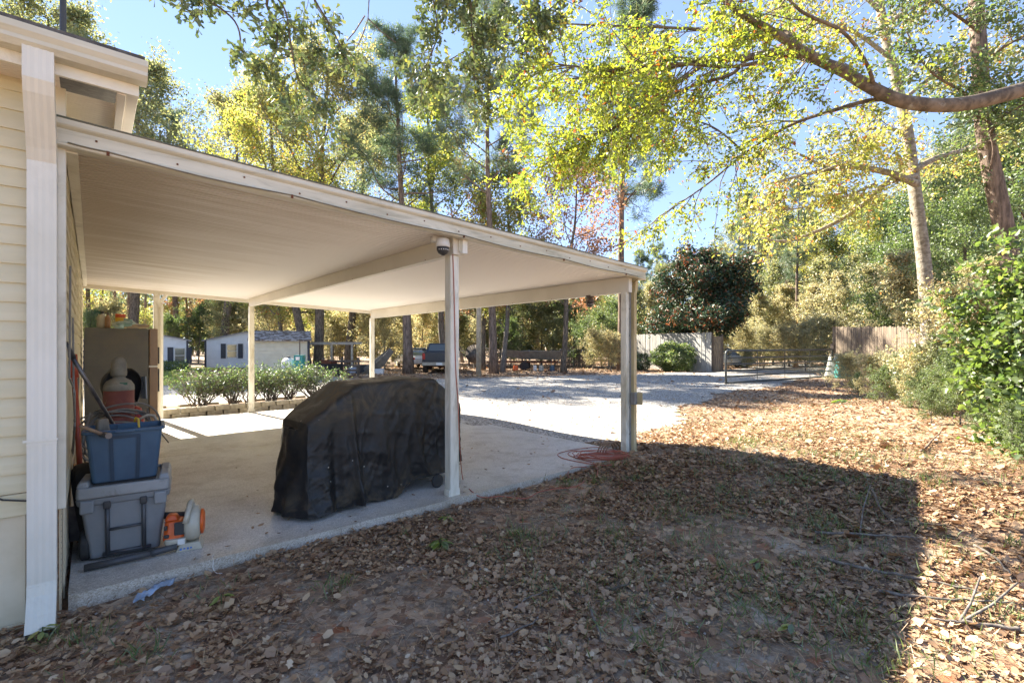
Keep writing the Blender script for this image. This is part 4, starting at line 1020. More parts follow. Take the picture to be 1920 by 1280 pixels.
for s in (-1, 1):
    m = MB(); m.raw([(s*.895,-.45,1.28),(s*.905,1.1,1.26),(s*.765,.6,1.72),(s*.765,-.36,1.72)], [(0,1,2,3)]); m.build('side_window', MT['glass'], cab, solid=.012)
    m = MB(); m.box(s*.90-.07, -2.77, .82, s*.90+.085, -2.70, 1.16); m.build('tail_light', MT['tail'], body, bevel=.01)
    m = MB(); m.box(s*1.08-.11, .85, 1.25, s*1.08+.11, .93, 1.45); m.build('mirror', MT['dark'], cab, bevel=.02)
m = MB(); m.box(-.78, -2.755, .72, .78, -2.735, 1.17); o = m.build('tailgate', MT['tpaint'], body, bevel=.02); m = MB(); m.box(-.16, -2.77, 1.03, .16, -2.756, 1.12); m.build('handle', MT['dark'], o)
m = MB(); m.box(-.98, -2.92, .48, .98, -2.76, .66); m.box(-.99, -2.7, .50, -.965, 2.6, .68); m.box(.965, -2.7, .50, .99, 2.6, .68); o = m.build('bumper', MT['tbeige'], body, bevel=.03)
m = MB(); m.box(-.2, -2.935, .5, .14, -2.922, .64); m.build('licence_plate', MT['white'], o)
for (sx, sy) in ((-1,-1.75),(1,-1.75),(-1,1.75),(1,1.75)):
    m = MB(); A = Matrix.Translation((sx*.84, sy, .40))@Matrix.Rotation(R(90), 4, 'Y')
    m.lathe([(.22,-.14),(.36,-.14),(.40,-.10),(.40,.10),(.36,.14),(.22,.14)], n=26, M=A); w_ = m.build('wheel', MT['rubber'], tk)
    m = MB(); m.lathe([(.001,-.10),(.21,-.12),(.225,-.10),(.225,.10),(.21,.12),(.001,.10)], n=20, M=A); m.build('rim', MT['steelblk'], w_)
    m = MB()
    P_ = [(sx*.99, sy+.48*math.cos(R(a)), .42+.48*math.sin(R(a))) for a in range(0, 181, 15)]; m.tube(P_, .03, 6); m.build('fender_flare', MT['tbeige'], body)
m = MB(); m.tube([(-.8,-1.75,.40),(.8,-1.75,.40)], .05, 8); m.lathe([(.001,-.12),(.14,-.06),(.14,.06),(.001,.12)], (0,-1.75,.38), 12); m.box(.2, -2.6, .28, .55, -2.0, .5); m.box(-.5,-2.6,.42,-.4,2.4,.55); m.box(.4,-2.6,.42,.5,2.4,.55); m.build('axle', MT['rust'], tk)
# white car seen behind the pickup's left shoulder
def car(name, label, u, d, rz, paint, L=4.3):
    x, y = D(u, d); t = thing(name, label, 'car', (x, y, Gz(x, y)), rz)
    m = MB(); m.prism([(-L/2,.35),(-L/2+.02,.75),(-L/2+.5,.92),(-.9,.96),(1.0,.92),(1.9,.76),(L/2,.58),(L/2,.32)], -.86, .86); b = m.build('body', paint, t, bevel=.08)
    m = MB(); V = []
    for (yy, hw, z) in ((-1.35,.82,.93),(-.75,.66,1.40),(.35,.66,1.42),(1.15,.80,.92)): V += [(-hw,yy,z),(hw,yy,z)]
    m.raw(V+[(-.82,-1.3,.90),(.82,-1.3,.90)], [(0,1,3,2),(2,3,5,4),(4,5,7,6),(0,2,4,6),(1,7,5,3)]); m.build('cabin', MT['glass'], b, bevel=.05)
    m = MB(); m.box(-.64,-.72,1.405,.64,.33,1.44); m.build('roof', paint, b, bevel=.02)
    for sx in (-1, 1):
        for sy in (-1.3, 1.35):
            A = Matrix.Translation((sx*.76, sy, .31))@Matrix.Rotation(R(90), 4, 'Y'); m = MB(); m.lathe([(.001,-.1),(.28,-.1),(.31,-.06),(.31,.06),(.28,.1),(.001,.1)], n=22, M=A); w_ = m.build('wheel', MT['rubber'], t)
            m = MB(); m.lathe([(.001,-.105),(.18,-.105),(.18,.105),(.001,.105)], n=16, M=A); m.build('rim', MT['white'], w_)
        m = MB(); m.cbox((sx*.62, L/2-.12, .62), (.34,.14,.13)); m.build('headlight', MT['glass'], b, bevel=.03); m = MB(); m.cbox((sx*.68, -L/2+.04, .72), (.28,.1,.14)); m.build('tail_light', MT['tail'], b, bevel=.02)
    return t
MT['wpaint'] = M_('white_paint', (.62,.62,.62), None, .3, 3, bmp=0); MT['spaint'] = M_('silver_paint', (.40,.42,.42), None, .25, 3, bmp=0, metal=.5)
car('parked_car', 'white car mostly hidden between the big pine and the pickup truck', 776, 34, -YAW+.5, MT['wpaint'], 4.0)
car('parked_car', 'silver car nosing out behind the grey board fence and blue bin', 1352, 35.0, R(-138), MT['spaint'])
x, y = D(1341, 29); t = thing('barrel', 'blue plastic barrel beside the end of the grey board fence', 'barrel', (x, y, Gz(x, y)))
m = MB(); m.lathe([(.16,0),(.19,.06),(.2,.3),(.2,.62),(.17,.68)], n=20); m.build('body', M_('blue_barrel', (.03,.09,.22), None, .5, 5), t, smooth=True); m = MB(); m.lathe([(.20,.68),(.20,.72),(.001,.74)], n=20); m.build('lid', MT['blued'], t)
# utility pole
x, y = D(897.5, 24.5); t = thing('utility_pole', 'bare weathered wooden pole standing right of the pickup truck', 'pole', (x, y, Gz(x, y)-.2))
m = MB(); m.tube([(0,0,0),(.03,0,6),(.05,0,8)], [.14,.12,.11], 12); m.build('shaft', MT['timb'], t, smooth=True)
# dish and small trailer tongue right of the truck
x, y = D(889, 31); t = thing('satellite_dish', 'large pale mesh dish on a stand behind the wooden pole', 'dish', (x, y, Gz(x, y)), -YAW)
m = MB(); m.lathe([(.001,0),(.3,.04),(.55,.15),(.62,.2)], n=24, M=Matrix.Translation((0,0,1.0))@Matrix.Rotation(R(75),4,'X')@Matrix.Rotation(R(20),4,'Y')); m.build('reflector', MT['bark_grey'], t, smooth=True, solid=.02)
m = MB(); m.tube([(0,0,0),(0,0,1.0)], .05, 8); m.build('stand', MT['greyplas'], t)
# chain link fence
MT['galv'] = M_('galvanised', (.36,.37,.37), (.28,.29,.3), .5, 9, metal=.5, bmp=0)
def chain_fence(label, a, b, h, n):
    ax_, ay_ = a; bx_, by_ = b; L = math.hypot(bx_-ax_, by_-ay_); rz = math.atan2(by_-ay_, bx_-ax_)
    t = thing('chain_link_fence', label, 'fence', (ax_, ay_, Gz(ax_, ay_)-.03), rz)
    m = MB(); m.tube([(0,0,h),(L,0,h)], .022, 6); m.build('top_rail', MT['galv'], t)
    for i in range(n+1):
        m = MB(); m.tube([(L*i/n,0,0),(L*i/n,0,h+.08)], .032, 6); m.build('post', MT['galv'], t)
    m = MB(); st = .13; V = []; F = []
    for s in (1, -1):
        x0 = -h
        while x0 < L+h:
            a0 = (x0, 0) if s > 0 else (x0+h, 0); p = [(a0[0], .03), (a0[0]+s*h, h)]
            lo = max(0, min(p[0][0], p[1][0])); hi = min(L, max(p[0][0], p[1][0]))
            if hi > lo+.02:
                f = lambda xx: p[0][1]+(p[1][1]-p[0][1])*(xx-p[0][0])/(p[1][0]-p[0][0])
                k = len(V); V += [(lo, .004*s, f(lo)-.004), (hi, .004*s, f(hi)-.004), (hi, .004*s, f(hi)+.004), (lo, .004*s, f(lo)+.004)]; F.append((k,k+1,k+2,k+3))
            x0 += st
    m.raw(V, F); m.build('wire_mesh', MT['galv'], t)
chain_fence('galvanised chain link fence running from the pickup truck to the boat', D(862, 34), D(1115, 36), 1.25, 6)
m = MB(); x, y = D(912, 31.5); t = thing('gate_hoop', 'rounded white tube gate frame leaning on the chain link fence', 'gate', (x, y, Gz(x, y)), -YAW)
m.tube([(-.45,0,0),(-.45,0,1.15),(-.3,0,1.4),(.3,0,1.4),(.45,0,1.15),(.45,0,0)], .025, 6); m.build('frame', MT['white'], t)
# jon boat on a trailer
x, y = D(996, 31.5); bo = thing('fishing_boat', 'dark flat bottomed boat on a low trailer in front of the chain link fence', 'boat', (x, y, Gz(x, y)), -YAW+math.pi-.12)
m = MB(); hull(m, 4.1, 1.5, .52, Matrix.Translation((0,0,.70))); hl_ = m.build('hull', MT['hull'], bo)
m = MB(); m.box(-1.0,-.6,.92,-.7,.6,.98); m.box(.3,-.6,.92,.6,.6,.98); m.build('bench', MT['timd'], hl_)
m = MB(); m.cbox((-2.05,0,1.15), (.35,.35,.45)); m.cbox((-2.1,0,.75), (.14,.16,.5)); m.build('outboard_motor', MT['dark'], bo, bevel=.04)
x, y = D(985, 31.2); tr = thing('boat_trailer', 'rusty flat trailer carrying the dark flat bottomed boat', 'trailer', (x, y, Gz(x, y)), -YAW+math.pi-.12)
m = MB(); m.box(-2.1,-.7,.50,2.4,-.62,.58); m.box(-2.1,.62,.50,2.4,.7,.58)
for xx in (-2,-1,0,1,2): m.box(xx,-.62,.52,xx+.08,.62,.575)
m.build('frame', MT['rust'], tr)
for s in (-1, 1):
    m = MB(); m.lathe([(.001,-.08),(.26,-.08),(.29,-.04),(.29,.04),(.26,.08),(.001,.08)], n=20, M=Matrix.Translation((.0,s*.82,.29))@Matrix.Rotation(R(90),4,'X')); m.build('wheel', MT['rubber'], tr)
for u, lab, mt in ((967,'red plastic fuel can under the flat bottomed boat','orangep'),(1003,'white jug on the ground under the flat bottomed boat','white'),(1015,'pale grey jug on the ground under the flat bottomed boat','milk'),(1035,'blue plastic tub beside the pine right of the boat','blue')):
    x, y = D(u, 30); t = thing('jug', lab, 'jug', (x, y, Gz(x, y)), u)
    m = MB(); m.taper((0,0,0), (.34,.24), (.26,.2), .34, 0, .05); m.build('body', MT[mt], t, bevel=.02); m = MB(); m.lathe([(.05,.34),(.05,.40),(.001,.41)], n=10); m.build('cap', MT['dark'], t)
# board fences
def board_fence(label, a, b, h, mat, seed, pw=.14, ramp_=0, drop=0):
    rg = random.Random(seed); ax_, ay_ = a; bx_, by_ = b; L = math.hypot(bx_-ax_, by_-ay_); rz = math.atan2(by_-ay_, bx_-ax_)
    t = thing('board_fence', label, 'fence', (ax_, ay_, Gz(ax_, ay_)-.08), rz)
    m = MB(); x = 0; i = 0
    while x < L:
        w_ = pw*rg.uniform(.9, 1.05); hh = h+ramp_*x/L+rg.uniform(-.03, .03)
        y0 = rg.uniform(-.012, .012); tl = rg.uniform(-.012, .012)
        m.raw([(x, y0, 0), (x+w_-.012, y0, 0), (x+w_-.012+tl, y0, hh-.03), (x+w_-.04+tl, y0, hh), (x+.03+tl, y0, hh), (x+tl, y0, hh-.03),
               (x, y0+.02, 0), (x+w_-.012, y0+.02, 0), (x+w_-.012+tl, y0+.02, hh-.03), (x+w_-.04+tl, y0+.02, hh), (x+.03+tl, y0+.02, hh), (x+tl, y0+.02, hh-.03)],
              [(0,1,2,3,4,5),(6,11,10,9,8,7),(0,6,7,1),(1,7,8,2),(2,8,9,3),(3,9,10,4),(4,10,11,5),(5,11,6,0)]); x += w_; i += 1
    m.build('boards', mat, t)
    for z in (.4, h*.5, h-.3):
        m = MB(); m.box(0, .034, z, L, .075, z+.09); m.build('rail', MT['timd'], t)
    n = max(2, int(L/2.4))
    for i in range(n+1):
        m = MB(); m.box(L*i/n-.05, .076, 0, L*i/n+.05, .17, h+ramp_*i/n-.02); m.build('post', MT['timd'], t)
    return t, rz, L
MT['bgrey'] = M_('silvered_boards', (.50,.48,.44), (.34,.33,.31), .85, 3, (.4,.6), .3, stretch=(5,5,.5), dirt=(.08,.07,.06), dscale=2.0, damt=(.56,.75))
MT['bbrown'] = M_('brown_boards', (.25,.19,.13), (.15,.11,.08), .85, 3, (.4,.6), .3, stretch=(5,5,.5), dirt=(.06,.05,.04), dscale=3)
pb = D(1333, 28.6)
fb_, rz, L = board_fence('tall weathered silver grey board fence left of the metal gate', D(1140, 36.5), pb, 2.42, MT['bgrey'], 5, ramp_=.05)
t = thing('board_fence', 'short return panel of grey boards at the open end of the tall grey fence', 'fence', (pb[0]+.05, pb[1]+.05, Gz(*pb)-.08), rz+R(62))
m = MB(); 
for i in range(5): m.box(.14*i, 0, 0, .14*i+.125, .02, 2.2+.02*(i%2))
m.build('boards', MT['bbrown'], t); m = MB(); m.box(.66, .0, 0, .78, .12, 2.3); m.build('post', MT['timd'], t)
px, py = D(1306, 29.8); t = thing('sign', 'small white sign with a dark emblem fixed near the end of the grey fence', 'sign', (px-.06, py-.10, 1.52), rz)
m = MB(); m.box(-.17, -.02, 0, .17, -.005, .46); m.build('plate', MT['white'], t, bevel=.004)
m = MB(); m.lathe([(.001,0),(.085,0),(.085,.006),(.001,.006)], n=20, M=Matrix.Translation((0,-.0205,.26))@Matrix.Rotation(R(90),4,'X')); m.box(-.10,-.026,.07,.10,-.021,.10); m.build('emblem', M_('sign_blue', (.12,.2,.28), None, .6, 5, bmp=0), t)
board_fence('brown board fence half buried in brush behind the pale trunk', D(1561, 23.5), D(1760, 17.5), 2.55, MT['bbrown'], 9, ramp_=-.25)
board_fence('rust brown slatted fence behind the boat and the thin trunk', D(1060, 36), D(1112, 36), 1.6, MT['bbrown'], 12)
# tube gate standing open
ga, gb = W(1361, 723, -.1)[:2], D(1560, 22.8)
GL = math.hypot(gb[0]-ga[0], gb[1]-ga[1]); grz = math.atan2(gb[1]-ga[1], gb[0]-ga[0])
gt = thing('metal_gate', 'wide dark tube farm gate with wire infill standing open across the gravel', 'gate', (ga[0], ga[1], Gz(*ga)), grz)
MT['gate'] = M_('dark_gate', (.06,.065,.06), (.10,.10,.09), .5, 8, bmp=.05)
H = 1.30; g0 = .06
m = MB(); m.tube([(0,0,g0-.12),(0,0,H-.12),(.04,0,H-.03),(.13,0,H)]+[(GL,0,H+.02)]+[(GL,0,g0)], .042, 8); m.tube([(0,0,g0),(GL,0,g0)], .038, 8); m.build('frame', MT['gate'], gt, smooth=True)
for z in (.30, .52, .77, 1.02):
    m = MB(); m.tube([(0,0,z),(GL,0,z+.01)], .032, 6); m.build('rail', MT['gate'], gt)
for xx in (.25, .5, .75):
    m = MB(); m.box(GL*xx-.02,-.024,g0,GL*xx+.02,-.018,H); m.build('brace', MT['gate'], gt)
m = MB()
x = .05
while x < GL: m.box(x,-.002,g0,x+.006,.002,.55); x += .10
for z in (.12,.18,.24,.36,.42,.48): m.box(0,-.002,z,GL,.002,z+.005)
m.build('wire_infill', MT['galv'], gt)
m = MB(); m.box(GL+.02,-.06,-.1,GL+.16,.08,1.6); m.build('hinge_post', MT['timd'], gt)
# tarp heap right of the gate
x, y = D(1565, 23.0); t = thing('tarp_heap', 'green and white heap of covered junk beside the hinge end of the gate', 'tarp', (x, y, Gz(x, y)), .2)
m = MB(); m.taper((0,0,0),(1.1,.8),(.5,.4),1.15,0,.12); m.build('cover', MT['milk'], t, bevel=.1); m = MB(); m.taper((-.5,-.3,0),(.8,.6),(.5,.4),.8,.3,.1); m.build('green_sheet', MT['teal'], t, bevel=.08)
# ================================================================ PLANTS
TEMPL = {
 'quad': (np.array([(-.5,0,0),(0,-.5,.06),(.5,0,0),(0,.5,.06)]), np.array([(0,1,2,3)])),
 'leaf': (np.array([(0,0,0),(.35,.22,.05),(.75,.20,.03),(1,0,-.06),(.75,-.20,.03),(.35,-.22,.05)]), np.array([(0,1,2,3),(0,3,4,5)])),
 'oak':  (np.array([(0,0,0),(.45,.09,.02),(.82,.24,.05),(1,.02,-.03),(.82,-.24,.05),(.45,-.09,.02)]), np.array([(0,1,2,3),(0,3,4,5)])),
 'big':  (np.array([(0,0,0),(.12,.34,.06),(.45,.42,.08),(.62,.22,.03),(.80,.30,.02),(1.05,0,-.12),(.80,-.30,.02),(.62,-.22,.03),(.45,-.42,.08),(.12,-.34,.06)]), np.array([(0,1,2,3),(0,3,4,5),(0,5,6,7),(0,7,8,9)])),
 'needle': (np.array([(0,-.018,0),(1,-.012,0),(1,.012,0),(0,.018,0)]), np.array([(0,1,2,3)])),
 'curl': (np.array([(0,0,.10),(.3,.20,.16),(.7,.22,.15),(1,0,.16),(.7,-.20,.02),(.3,-.22,.03),(.5,0,-.0)]), np.array([(0,1,6,5),(1,2,3,6),(5,6,3,4)])),
 'lobe': (np.array([(0,0,.08),(.25,.14,.12),(.38,.36,.18),(.6,.20,.08),(.8,.32,.16),(1.02,0,.10),(.8,-.30,.02),(.6,-.18,.0),(.4,-.34,.05),(.25,-.12,.02),(.5,0,-.02)]), np.array([(0,1,2,10),(2,3,4,10),(4,5,6,10),(6,7,8,10),(8,9,0,10)])),
 'bit': (np.array([(0,0,.05),(.35,.26,.10),(.75,.12,.02),(.55,-.24,.06)]), np.array([(0,1,2,3)])),
 'blade': (np.array([(0,-.03,0),(.5,-.025,.03),(1,0,-.12),(.5,.025,.03)]), np.array([(0,1,2,3)])),
}
def scatter(rng, P, size, shape, N=None, T=None, flat=None, wid=1.0):
    """P (n,3) positions; N normals or None=random; T axis directions or None"""
    tv, tf = TEMPL[shape]; n = len(P); k = len(tv)
    if N is None: N = rng.normal(size=(n, 3)); N[:, 2] = np.abs(N[:, 2])*.8+.15
    N = N/np.linalg.norm(N, axis=1, keepdims=True)
    if T is None: T = rng.normal(size=(n, 3))
    T = T-N*(T*N).sum(1, keepdims=True); T /= (np.linalg.norm(T, axis=1, keepdims=True)+1e-9)
    B = np.cross(N, T); s = size if hasattr(size, '__len__') else np.full(n, size)
    s = s*rng.uniform(.7, 1.25, n)
    V = P[:, None]+s[:, None, None]*(tv[None, :, 0, None]*T[:, None]+wid*tv[None, :, 1, None]*B[:, None]+tv[None, :, 2, None]*N[:, None])
    F = tf[None]+(np.arange(n)*k)[:, None, None]
    return V.reshape(-1, 3), F.reshape(-1, tf.shape[1]), len(tf)
def leafobj(name, rng, P, size, shape, mat, parent, N=None, T=None, rnd=None, wid=1.0):
    V, F, m_ = scatter(rng, P, size, shape, N, T, wid=wid)
    r_ = rng.uniform(0, 1, len(P)) if rnd is None else rnd
    return npmesh(name, V, F, mat, parent, attr=np.repeat(r_, m_))
def curve(rng, p, d, L, n, bend, up=0.):
    P = [np.array(p, float)]; d = np.array(d, float); d /= np.linalg.norm(d)
    for i in range(n):
        d = d+rng.normal(size=3)*bend+np.array([0, 0, up]); d /= np.linalg.norm(d); P.append(P[-1]+d*L/n)
    return P, d
def tree(rng, h, r0, c0, spread, nl, kind='oak', lean=(0, 0), ns=6, nt=5, bend=.16, up=.03, wob_=.05, limb=.42, top=.55, base=.0, ang=.35, tl=.14):
    """returns wood MB and twig points (n,3) with directions"""
    wd = MB(); tw = []; td = []
    n = 12; tp = [np.array([0., 0., -.15])]; d = np.array([lean[0], lean[1], 1.]); d /= np.linalg.norm(d)
    for i in range(n):
        d2 = d+rng.normal(size=3)*wob_*np.array([1, 1, 0]); d2 /= np.linalg.norm(d2); tp.append(tp[-1]+d2*(h+.15)/n); d = .75*d2+.25*np.array([0, 0, 1.])
    rad = [r0*1.35]+[r0*(1-.85*(i/n)**1.1) for i in range(1, n+1)]
    wd.tube(tp, rad, 10)
    for q in range(nl):
        s = c0+(1-c0)*((q+.5)/nl)**.9; f = s*n; i = min(int(f), n-1); p = tp[i]+(tp[i+1]-tp[i])*(f-i)
        t_ = (s-c0)/(1-c0); prof = {'oak': math.sin(math.pi*(.18+.78*t_))**.7, 'pine': (1-t_)**.6*.62+.38, 'cone': 1.02-t_}[kind]
        az = q*2.4+rng.uniform(-.5, .5); L = spread*prof*rng.uniform(.75, 1.15)
        el = ang+rng.uniform(-.2, .25)+.6*t_
        dd_ = (math.cos(az)*math.cos(el), math.sin(az)*math.cos(el), math.sin(el))
        P, _ = curve(rng, p, dd_, L, 7, bend, up); rl = max(.012, rad[i]*limb*prof); rr_ = [max(.006, rl*(1-.88*j/7)) for j in range(8)]
        wd.tube(P, rr_, 6, cap=False)
        for k in range(ns):
            sj = .28+.72*(k+rng.uniform(.2, .9))/ns; j = min(int(sj*7), 6); a = P[j]+(P[j+1]-P[j])*(sj*7-j)
            base_d = (P[j+1]-P[j]); base_d /= np.linalg.norm(base_d); dd2 = base_d+rng.normal(size=3)*.75+np.array([0, 0, .12])
            Q, dq = curve(rng, a, dd2, L*.38*rng.uniform(.6, 1.2)*(1.15-sj*.5), 4, bend*1.3, up)
            wd.tube(Q, [max(.005, rr_[j]*.55*(1-.8*m_/4)) for m_ in range(5)], 4, cap=False)
            for m_ in range(nt):
                b = Q[1+m_*3//nt] if nt > 1 else Q[-1]; dd3 = dq+rng.normal(size=3)*.9
                S, ds_ = curve(rng, b, dd3, L*tl*rng.uniform(.6, 1.3)+.15, 3, bend*1.5, up)
                if m_ % 2 == 0: wd.tube(S, [.008, .006, .005, .004], 3, cap=False)
                for x_ in S[1:]: tw.append(x_); td.append(ds_)
            tw.append(Q[-1]); td.append(dq)
    return wd, np.array(tw), np.array(td)
def clumps(rng, tw, per, sig, flat=.8):
    """leaves gathered round twig points, some twigs left thin so that gaps show"""
    wgt = rng.uniform(0, 1, len(tw))**.7; idx = rng.choice(len(tw), int(len(tw)*per), p=wgt/wgt.sum())
    P = tw[idx]+rng.normal(size=(len(idx), 3))*sig*np.array([1, 1, flat])
    tone = (rng.uniform(0, 1, len(tw)))[idx]
    return P, np.clip(.55*tone+.45*rng.uniform(0, 1, len(idx)), 0, 1), idx
LM = {}
LM['yellow'] = leafmat('leaf_yellow_green', [(0,(.10,.15,.035)),(.35,(.22,.26,.05)),(.7,(.33,.32,.09)),(.93,(.46,.37,.10)),(1,(.42,.17,.06))], .6)
LM['olive'] = leafmat('leaf_olive', [(0,(.085,.12,.055)),(.5,(.19,.21,.09)),(.85,(.33,.31,.13)),(1,(.45,.34,.13))], .55)
LM['green'] = leafmat('leaf_green', [(0,(.055,.095,.035)),(.5,(.11,.16,.05)),(.9,(.19,.25,.07)),(1,(.3,.3,.1))], .5)
LM['pine'] = leafmat('pine_needles', [(0,(.05,.09,.055)),(.6,(.10,.15,.08)),(.95,(.19,.21,.10)),(1,(.34,.2,.08))], .45)
LM['rust'] = leafmat('leaf_rust', [(0,(.14,.11,.06)),(.4,(.30,.16,.08)),(.8,(.42,.23,.11)),(1,(.5,.32,.12))], .55)
LM['magnolia'] = leafmat('magnolia_leaf', [(0,(.022,.045,.025)),(.5,(.04,.08,.04)),(.68,(.07,.10,.05)),(.74,(.18,.075,.035)),(1,(.30,.12,.05))], .2, .45, gloss=.05)
LM['brush'] = leafmat('brush_pale', [(0,(.15,.17,.08)),(.4,(.30,.29,.14)),(.75,(.50,.44,.23)),(.93,(.58,.48,.24)),(1,(.55,.28,.1))], .55)
LM['shrub'] = leafmat('azalea_leaf', [(0,(.035,.06,.022)),(.5,(.07,.12,.035)),(.85,(.13,.18,.05)),(1,(.28,.29,.11))], .42, gloss=.1)
LM['bright'] = leafmat('bright_leaf', [(0,(.07,.13,.02)),(.45,(.16,.25,.03)),(.85,(.30,.38,.05)),(1,(.38,.30,.06))], .6, gloss=.12)
LM['bush'] = leafmat('lobed_leaf', [(0,(.05,.09,.025)),(.45,(.11,.165,.04)),(.85,(.20,.26,.06)),(1,(.36,.33,.1))], .55, gloss=.05)
LM['oak'] = leafmat('water_oak_leaf', [(0,(.06,.10,.02)),(.4,(.15,.20,.035)),(.78,(.30,.335,.05)),(.93,(.44,.385,.06)),(.97,(.42,.2,.05)),(1,(.26,.09,.03))], .68, gloss=.05)
LM['litter'] = leafmat('fallen_leaf', [(0,(.10,.05,.028)),(.25,(.21,.115,.06)),(.55,(.37,.235,.13)),(.8,(.50,.36,.215)),(.94,(.62,.50,.35)),(.975,(.55,.42,.1)),(1,(.22,.30,.08))], .12, gloss=.05)

# ---- prototypes, kept out of the picture until placed; every placement copies crown and trunk
PR = {}
def proto(key, seed, leafkey, bark, per, sig, lsize, shape='leaf', wid=1.0, **kw):
    rng = np.random.default_rng(seed); wd, tw, td = tree(rng, **kw)
    P, tone, idx = clumps(rng, tw, per, sig)
    T = None
    if shape == 'needle':
        T = td[idx]+rng.normal(size=(len(P), 3))*1.1; T[:, 2] += .35; P = tw[idx]+rng.normal(size=P.shape)*sig
    tr = wd.build('trunk', MT[bark], smooth=True)
    cr = leafobj('crown', rng, P, lsize, shape, LM[leafkey], None, T=T, rnd=tone, wid=wid)
    for o in (tr, cr): COL.objects.unlink(o)
    PR[key] = (tr, cr, kw['h'])
LS = 'leaf'
proto('oakA', 1, 'yellow', 'bark_oak', 8, .24, .16, h=15, r0=.26, c0=.22, spread=5.2, nl=24, ns=7, nt=5)
proto('oakB', 2, 'olive', 'bark_oak', 8, .26, .16, h=17, r0=.28, c0=.35, spread=5.0, nl=22, ns=7, nt=5)
proto('oakC', 3, 'yellow', 'bark_grey', 9, .22, .14, h=11, r0=.15, c0=.2, spread=3.4, nl=20, ns=6, nt=4)
proto('rust', 4, 'rust', 'bark_oak', 5.0, .22, .15, h=11, r0=.17, c0=.28, spread=3.6, nl=20, ns=6, nt=4)
proto('oakG', 5, 'green', 'bark_oak', 8, .26, .16, h=13, r0=.22, c0=.15, spread=4.6, nl=24, ns=7, nt=5)
proto('pineA', 6, 'pine', 'bark_pine', 24, .10, .30, 'needle', 1.6, h=20, r0=.24, c0=.50, spread=3.6, nl=26, kind='pine', ns=5, nt=3, bend=.22, up=.07, wob_=.018, ang=.1)
proto('pineB', 7, 'pine', 'bark_pine', 24, .10, .30, 'needle', 1.6, h=18, r0=.20, c0=.42, spread=3.0, nl=24, kind='pine', ns=5, nt=3, bend=.22, up=.08, wob_=.02, ang=.15)
proto('brushA', 8, 'brush', 'bark_grey', 6.5, .07, .10, h=3.4, r0=.05, c0=.02, spread=2.3, nl=20, ns=7, nt=4, bend=.12, ang=.8, tl=.32)
proto('brushB', 9, 'green', 'bark_grey', 7, .07, .10, h=4.6, r0=.07, c0=.03, spread=2.4, nl=20, ns=7, nt=4, bend=.13, ang=.75, tl=.32)
proto('brushC', 10, 'brush', 'bark_grey', 7, .11, .14, h=7.0, r0=.09, c0=.05, spread=2.7, nl=22, ns=7, nt=4, bend=.14, ang=.7, tl=.28)
proto('brushD', 14, 'olive', 'bark_grey', 8, .11, .14, h=6.0, r0=.08, c0=.04, spread=2.6, nl=22, ns=7, nt=4, bend=.14, ang=.6, tl=.26)

LMK = [(0,175,'behind the fridge'),(175,300,'above and right of the fridge'),(300,400,'behind the left white building'),(400,480,'behind the low white building'),(480,560,'behind the tan shed'),(560,640,'behind the twin oak trunks'),
       (640,720,'behind the far carport post'),(720,800,'beside the big pine left of the pickup'),(800,870,'behind the pickup truck'),(870,950,'behind the wooden pole'),(950,1060,'behind the flat bottomed boat'),(1060,1190,'left of the tall grey fence'),
       (1190,1260,'behind the left half of the grey fence'),(1260,1345,'behind the magnolia'),(1345,1450,'beyond the left half of the metal gate'),(1450,1560,'beyond the right half of the metal gate'),(1560,1690,'behind the brown board fence'),(1690,1800,'behind the pale mottled trunk'),(1800,3000,'at the right edge by the rough pine')]
def where(u):
    for a, b, s in LMK:
        if a <= u < b: return s
    return 'behind the fridge'
PLACED = []
def plant(key, u, d, h, name, adj, cat, label=None, rz=None, group=None, xs_=1.0, zoff=0, lean=0):
    tr, cr, ph = PR[key]; x, y = D(u, d); s = h/ph
    t = thing(name, label or adj, cat, (x, y, Gz(x, y)-.05+zoff), rz if rz is not None else (u*1.7+d*.9) % 6.28, group)
    t.scale = (s*xs_, s*xs_, s)
    if lean: t.rotation_euler[0] = lean
    for o in (tr, cr):
        c = o.copy(); COL.objects.link(c); c.parent = t; c.name = 'trunk' if o is tr else ('crown' if cat == 'tree' else 'foliage')
    if label is None: PLACED.append((t, adj, u, d, cat))
    return t
# single trees the photo lets one pick out
plant('oakA', 578, 27, 14.5, 'oak_tree', '', 'tree', 'leaning dark trunk of the left of the twin oaks behind the tan shed', rz=1.0, lean=-.10)
plant('oakB', 597, 27.5, 17.0, 'oak_tree', '', 'tree', 'upright dark trunk of the right of the twin oaks beside the timber frame', rz=2.0)
plant('oakC', 537, 30, 11, 'oak_tree', '', 'tree', 'forked yellow leaved tree directly behind the roof of the tan shed')
plant('pineA', 766, 26.5, 18, 'pine_tree', '', 'tree', 'thick red brown pine trunk just left of the pickup truck', xs_=1.25, rz=.5)
plant('pineA', 926, 26.8, 19.5, 'pine_tree', '', 'tree', 'tall open crowned pine standing between wooden pole and boat', rz=2.2)
plant('oakC', 941, 28.5, 12, 'oak_tree', '', 'tree', 'dark trunk close behind the tall pine right of the wooden pole', rz=1.1)
plant('rust', 1057, 28, 11.5, 'oak_tree', '', 'tree', 'slender dark tree with sparse red brown leaves right of the boat', rz=.3)
plant('rust', 905, 31, 10.5, 'oak_tree', '', 'tree', 'red brown leaved tree behind the pickup truck roofline', rz=2.3)
plant('pineB', 1165, 31, 23, 'pine_tree', '', 'tree', 'tall straight pine trunk behind the corner post of the carport', rz=1.3)
plant('oakB', 655, 33, 17.5, 'oak_tree', '', 'tree', 'broad crowned oak rising above the middle of the carport roof', rz=4)
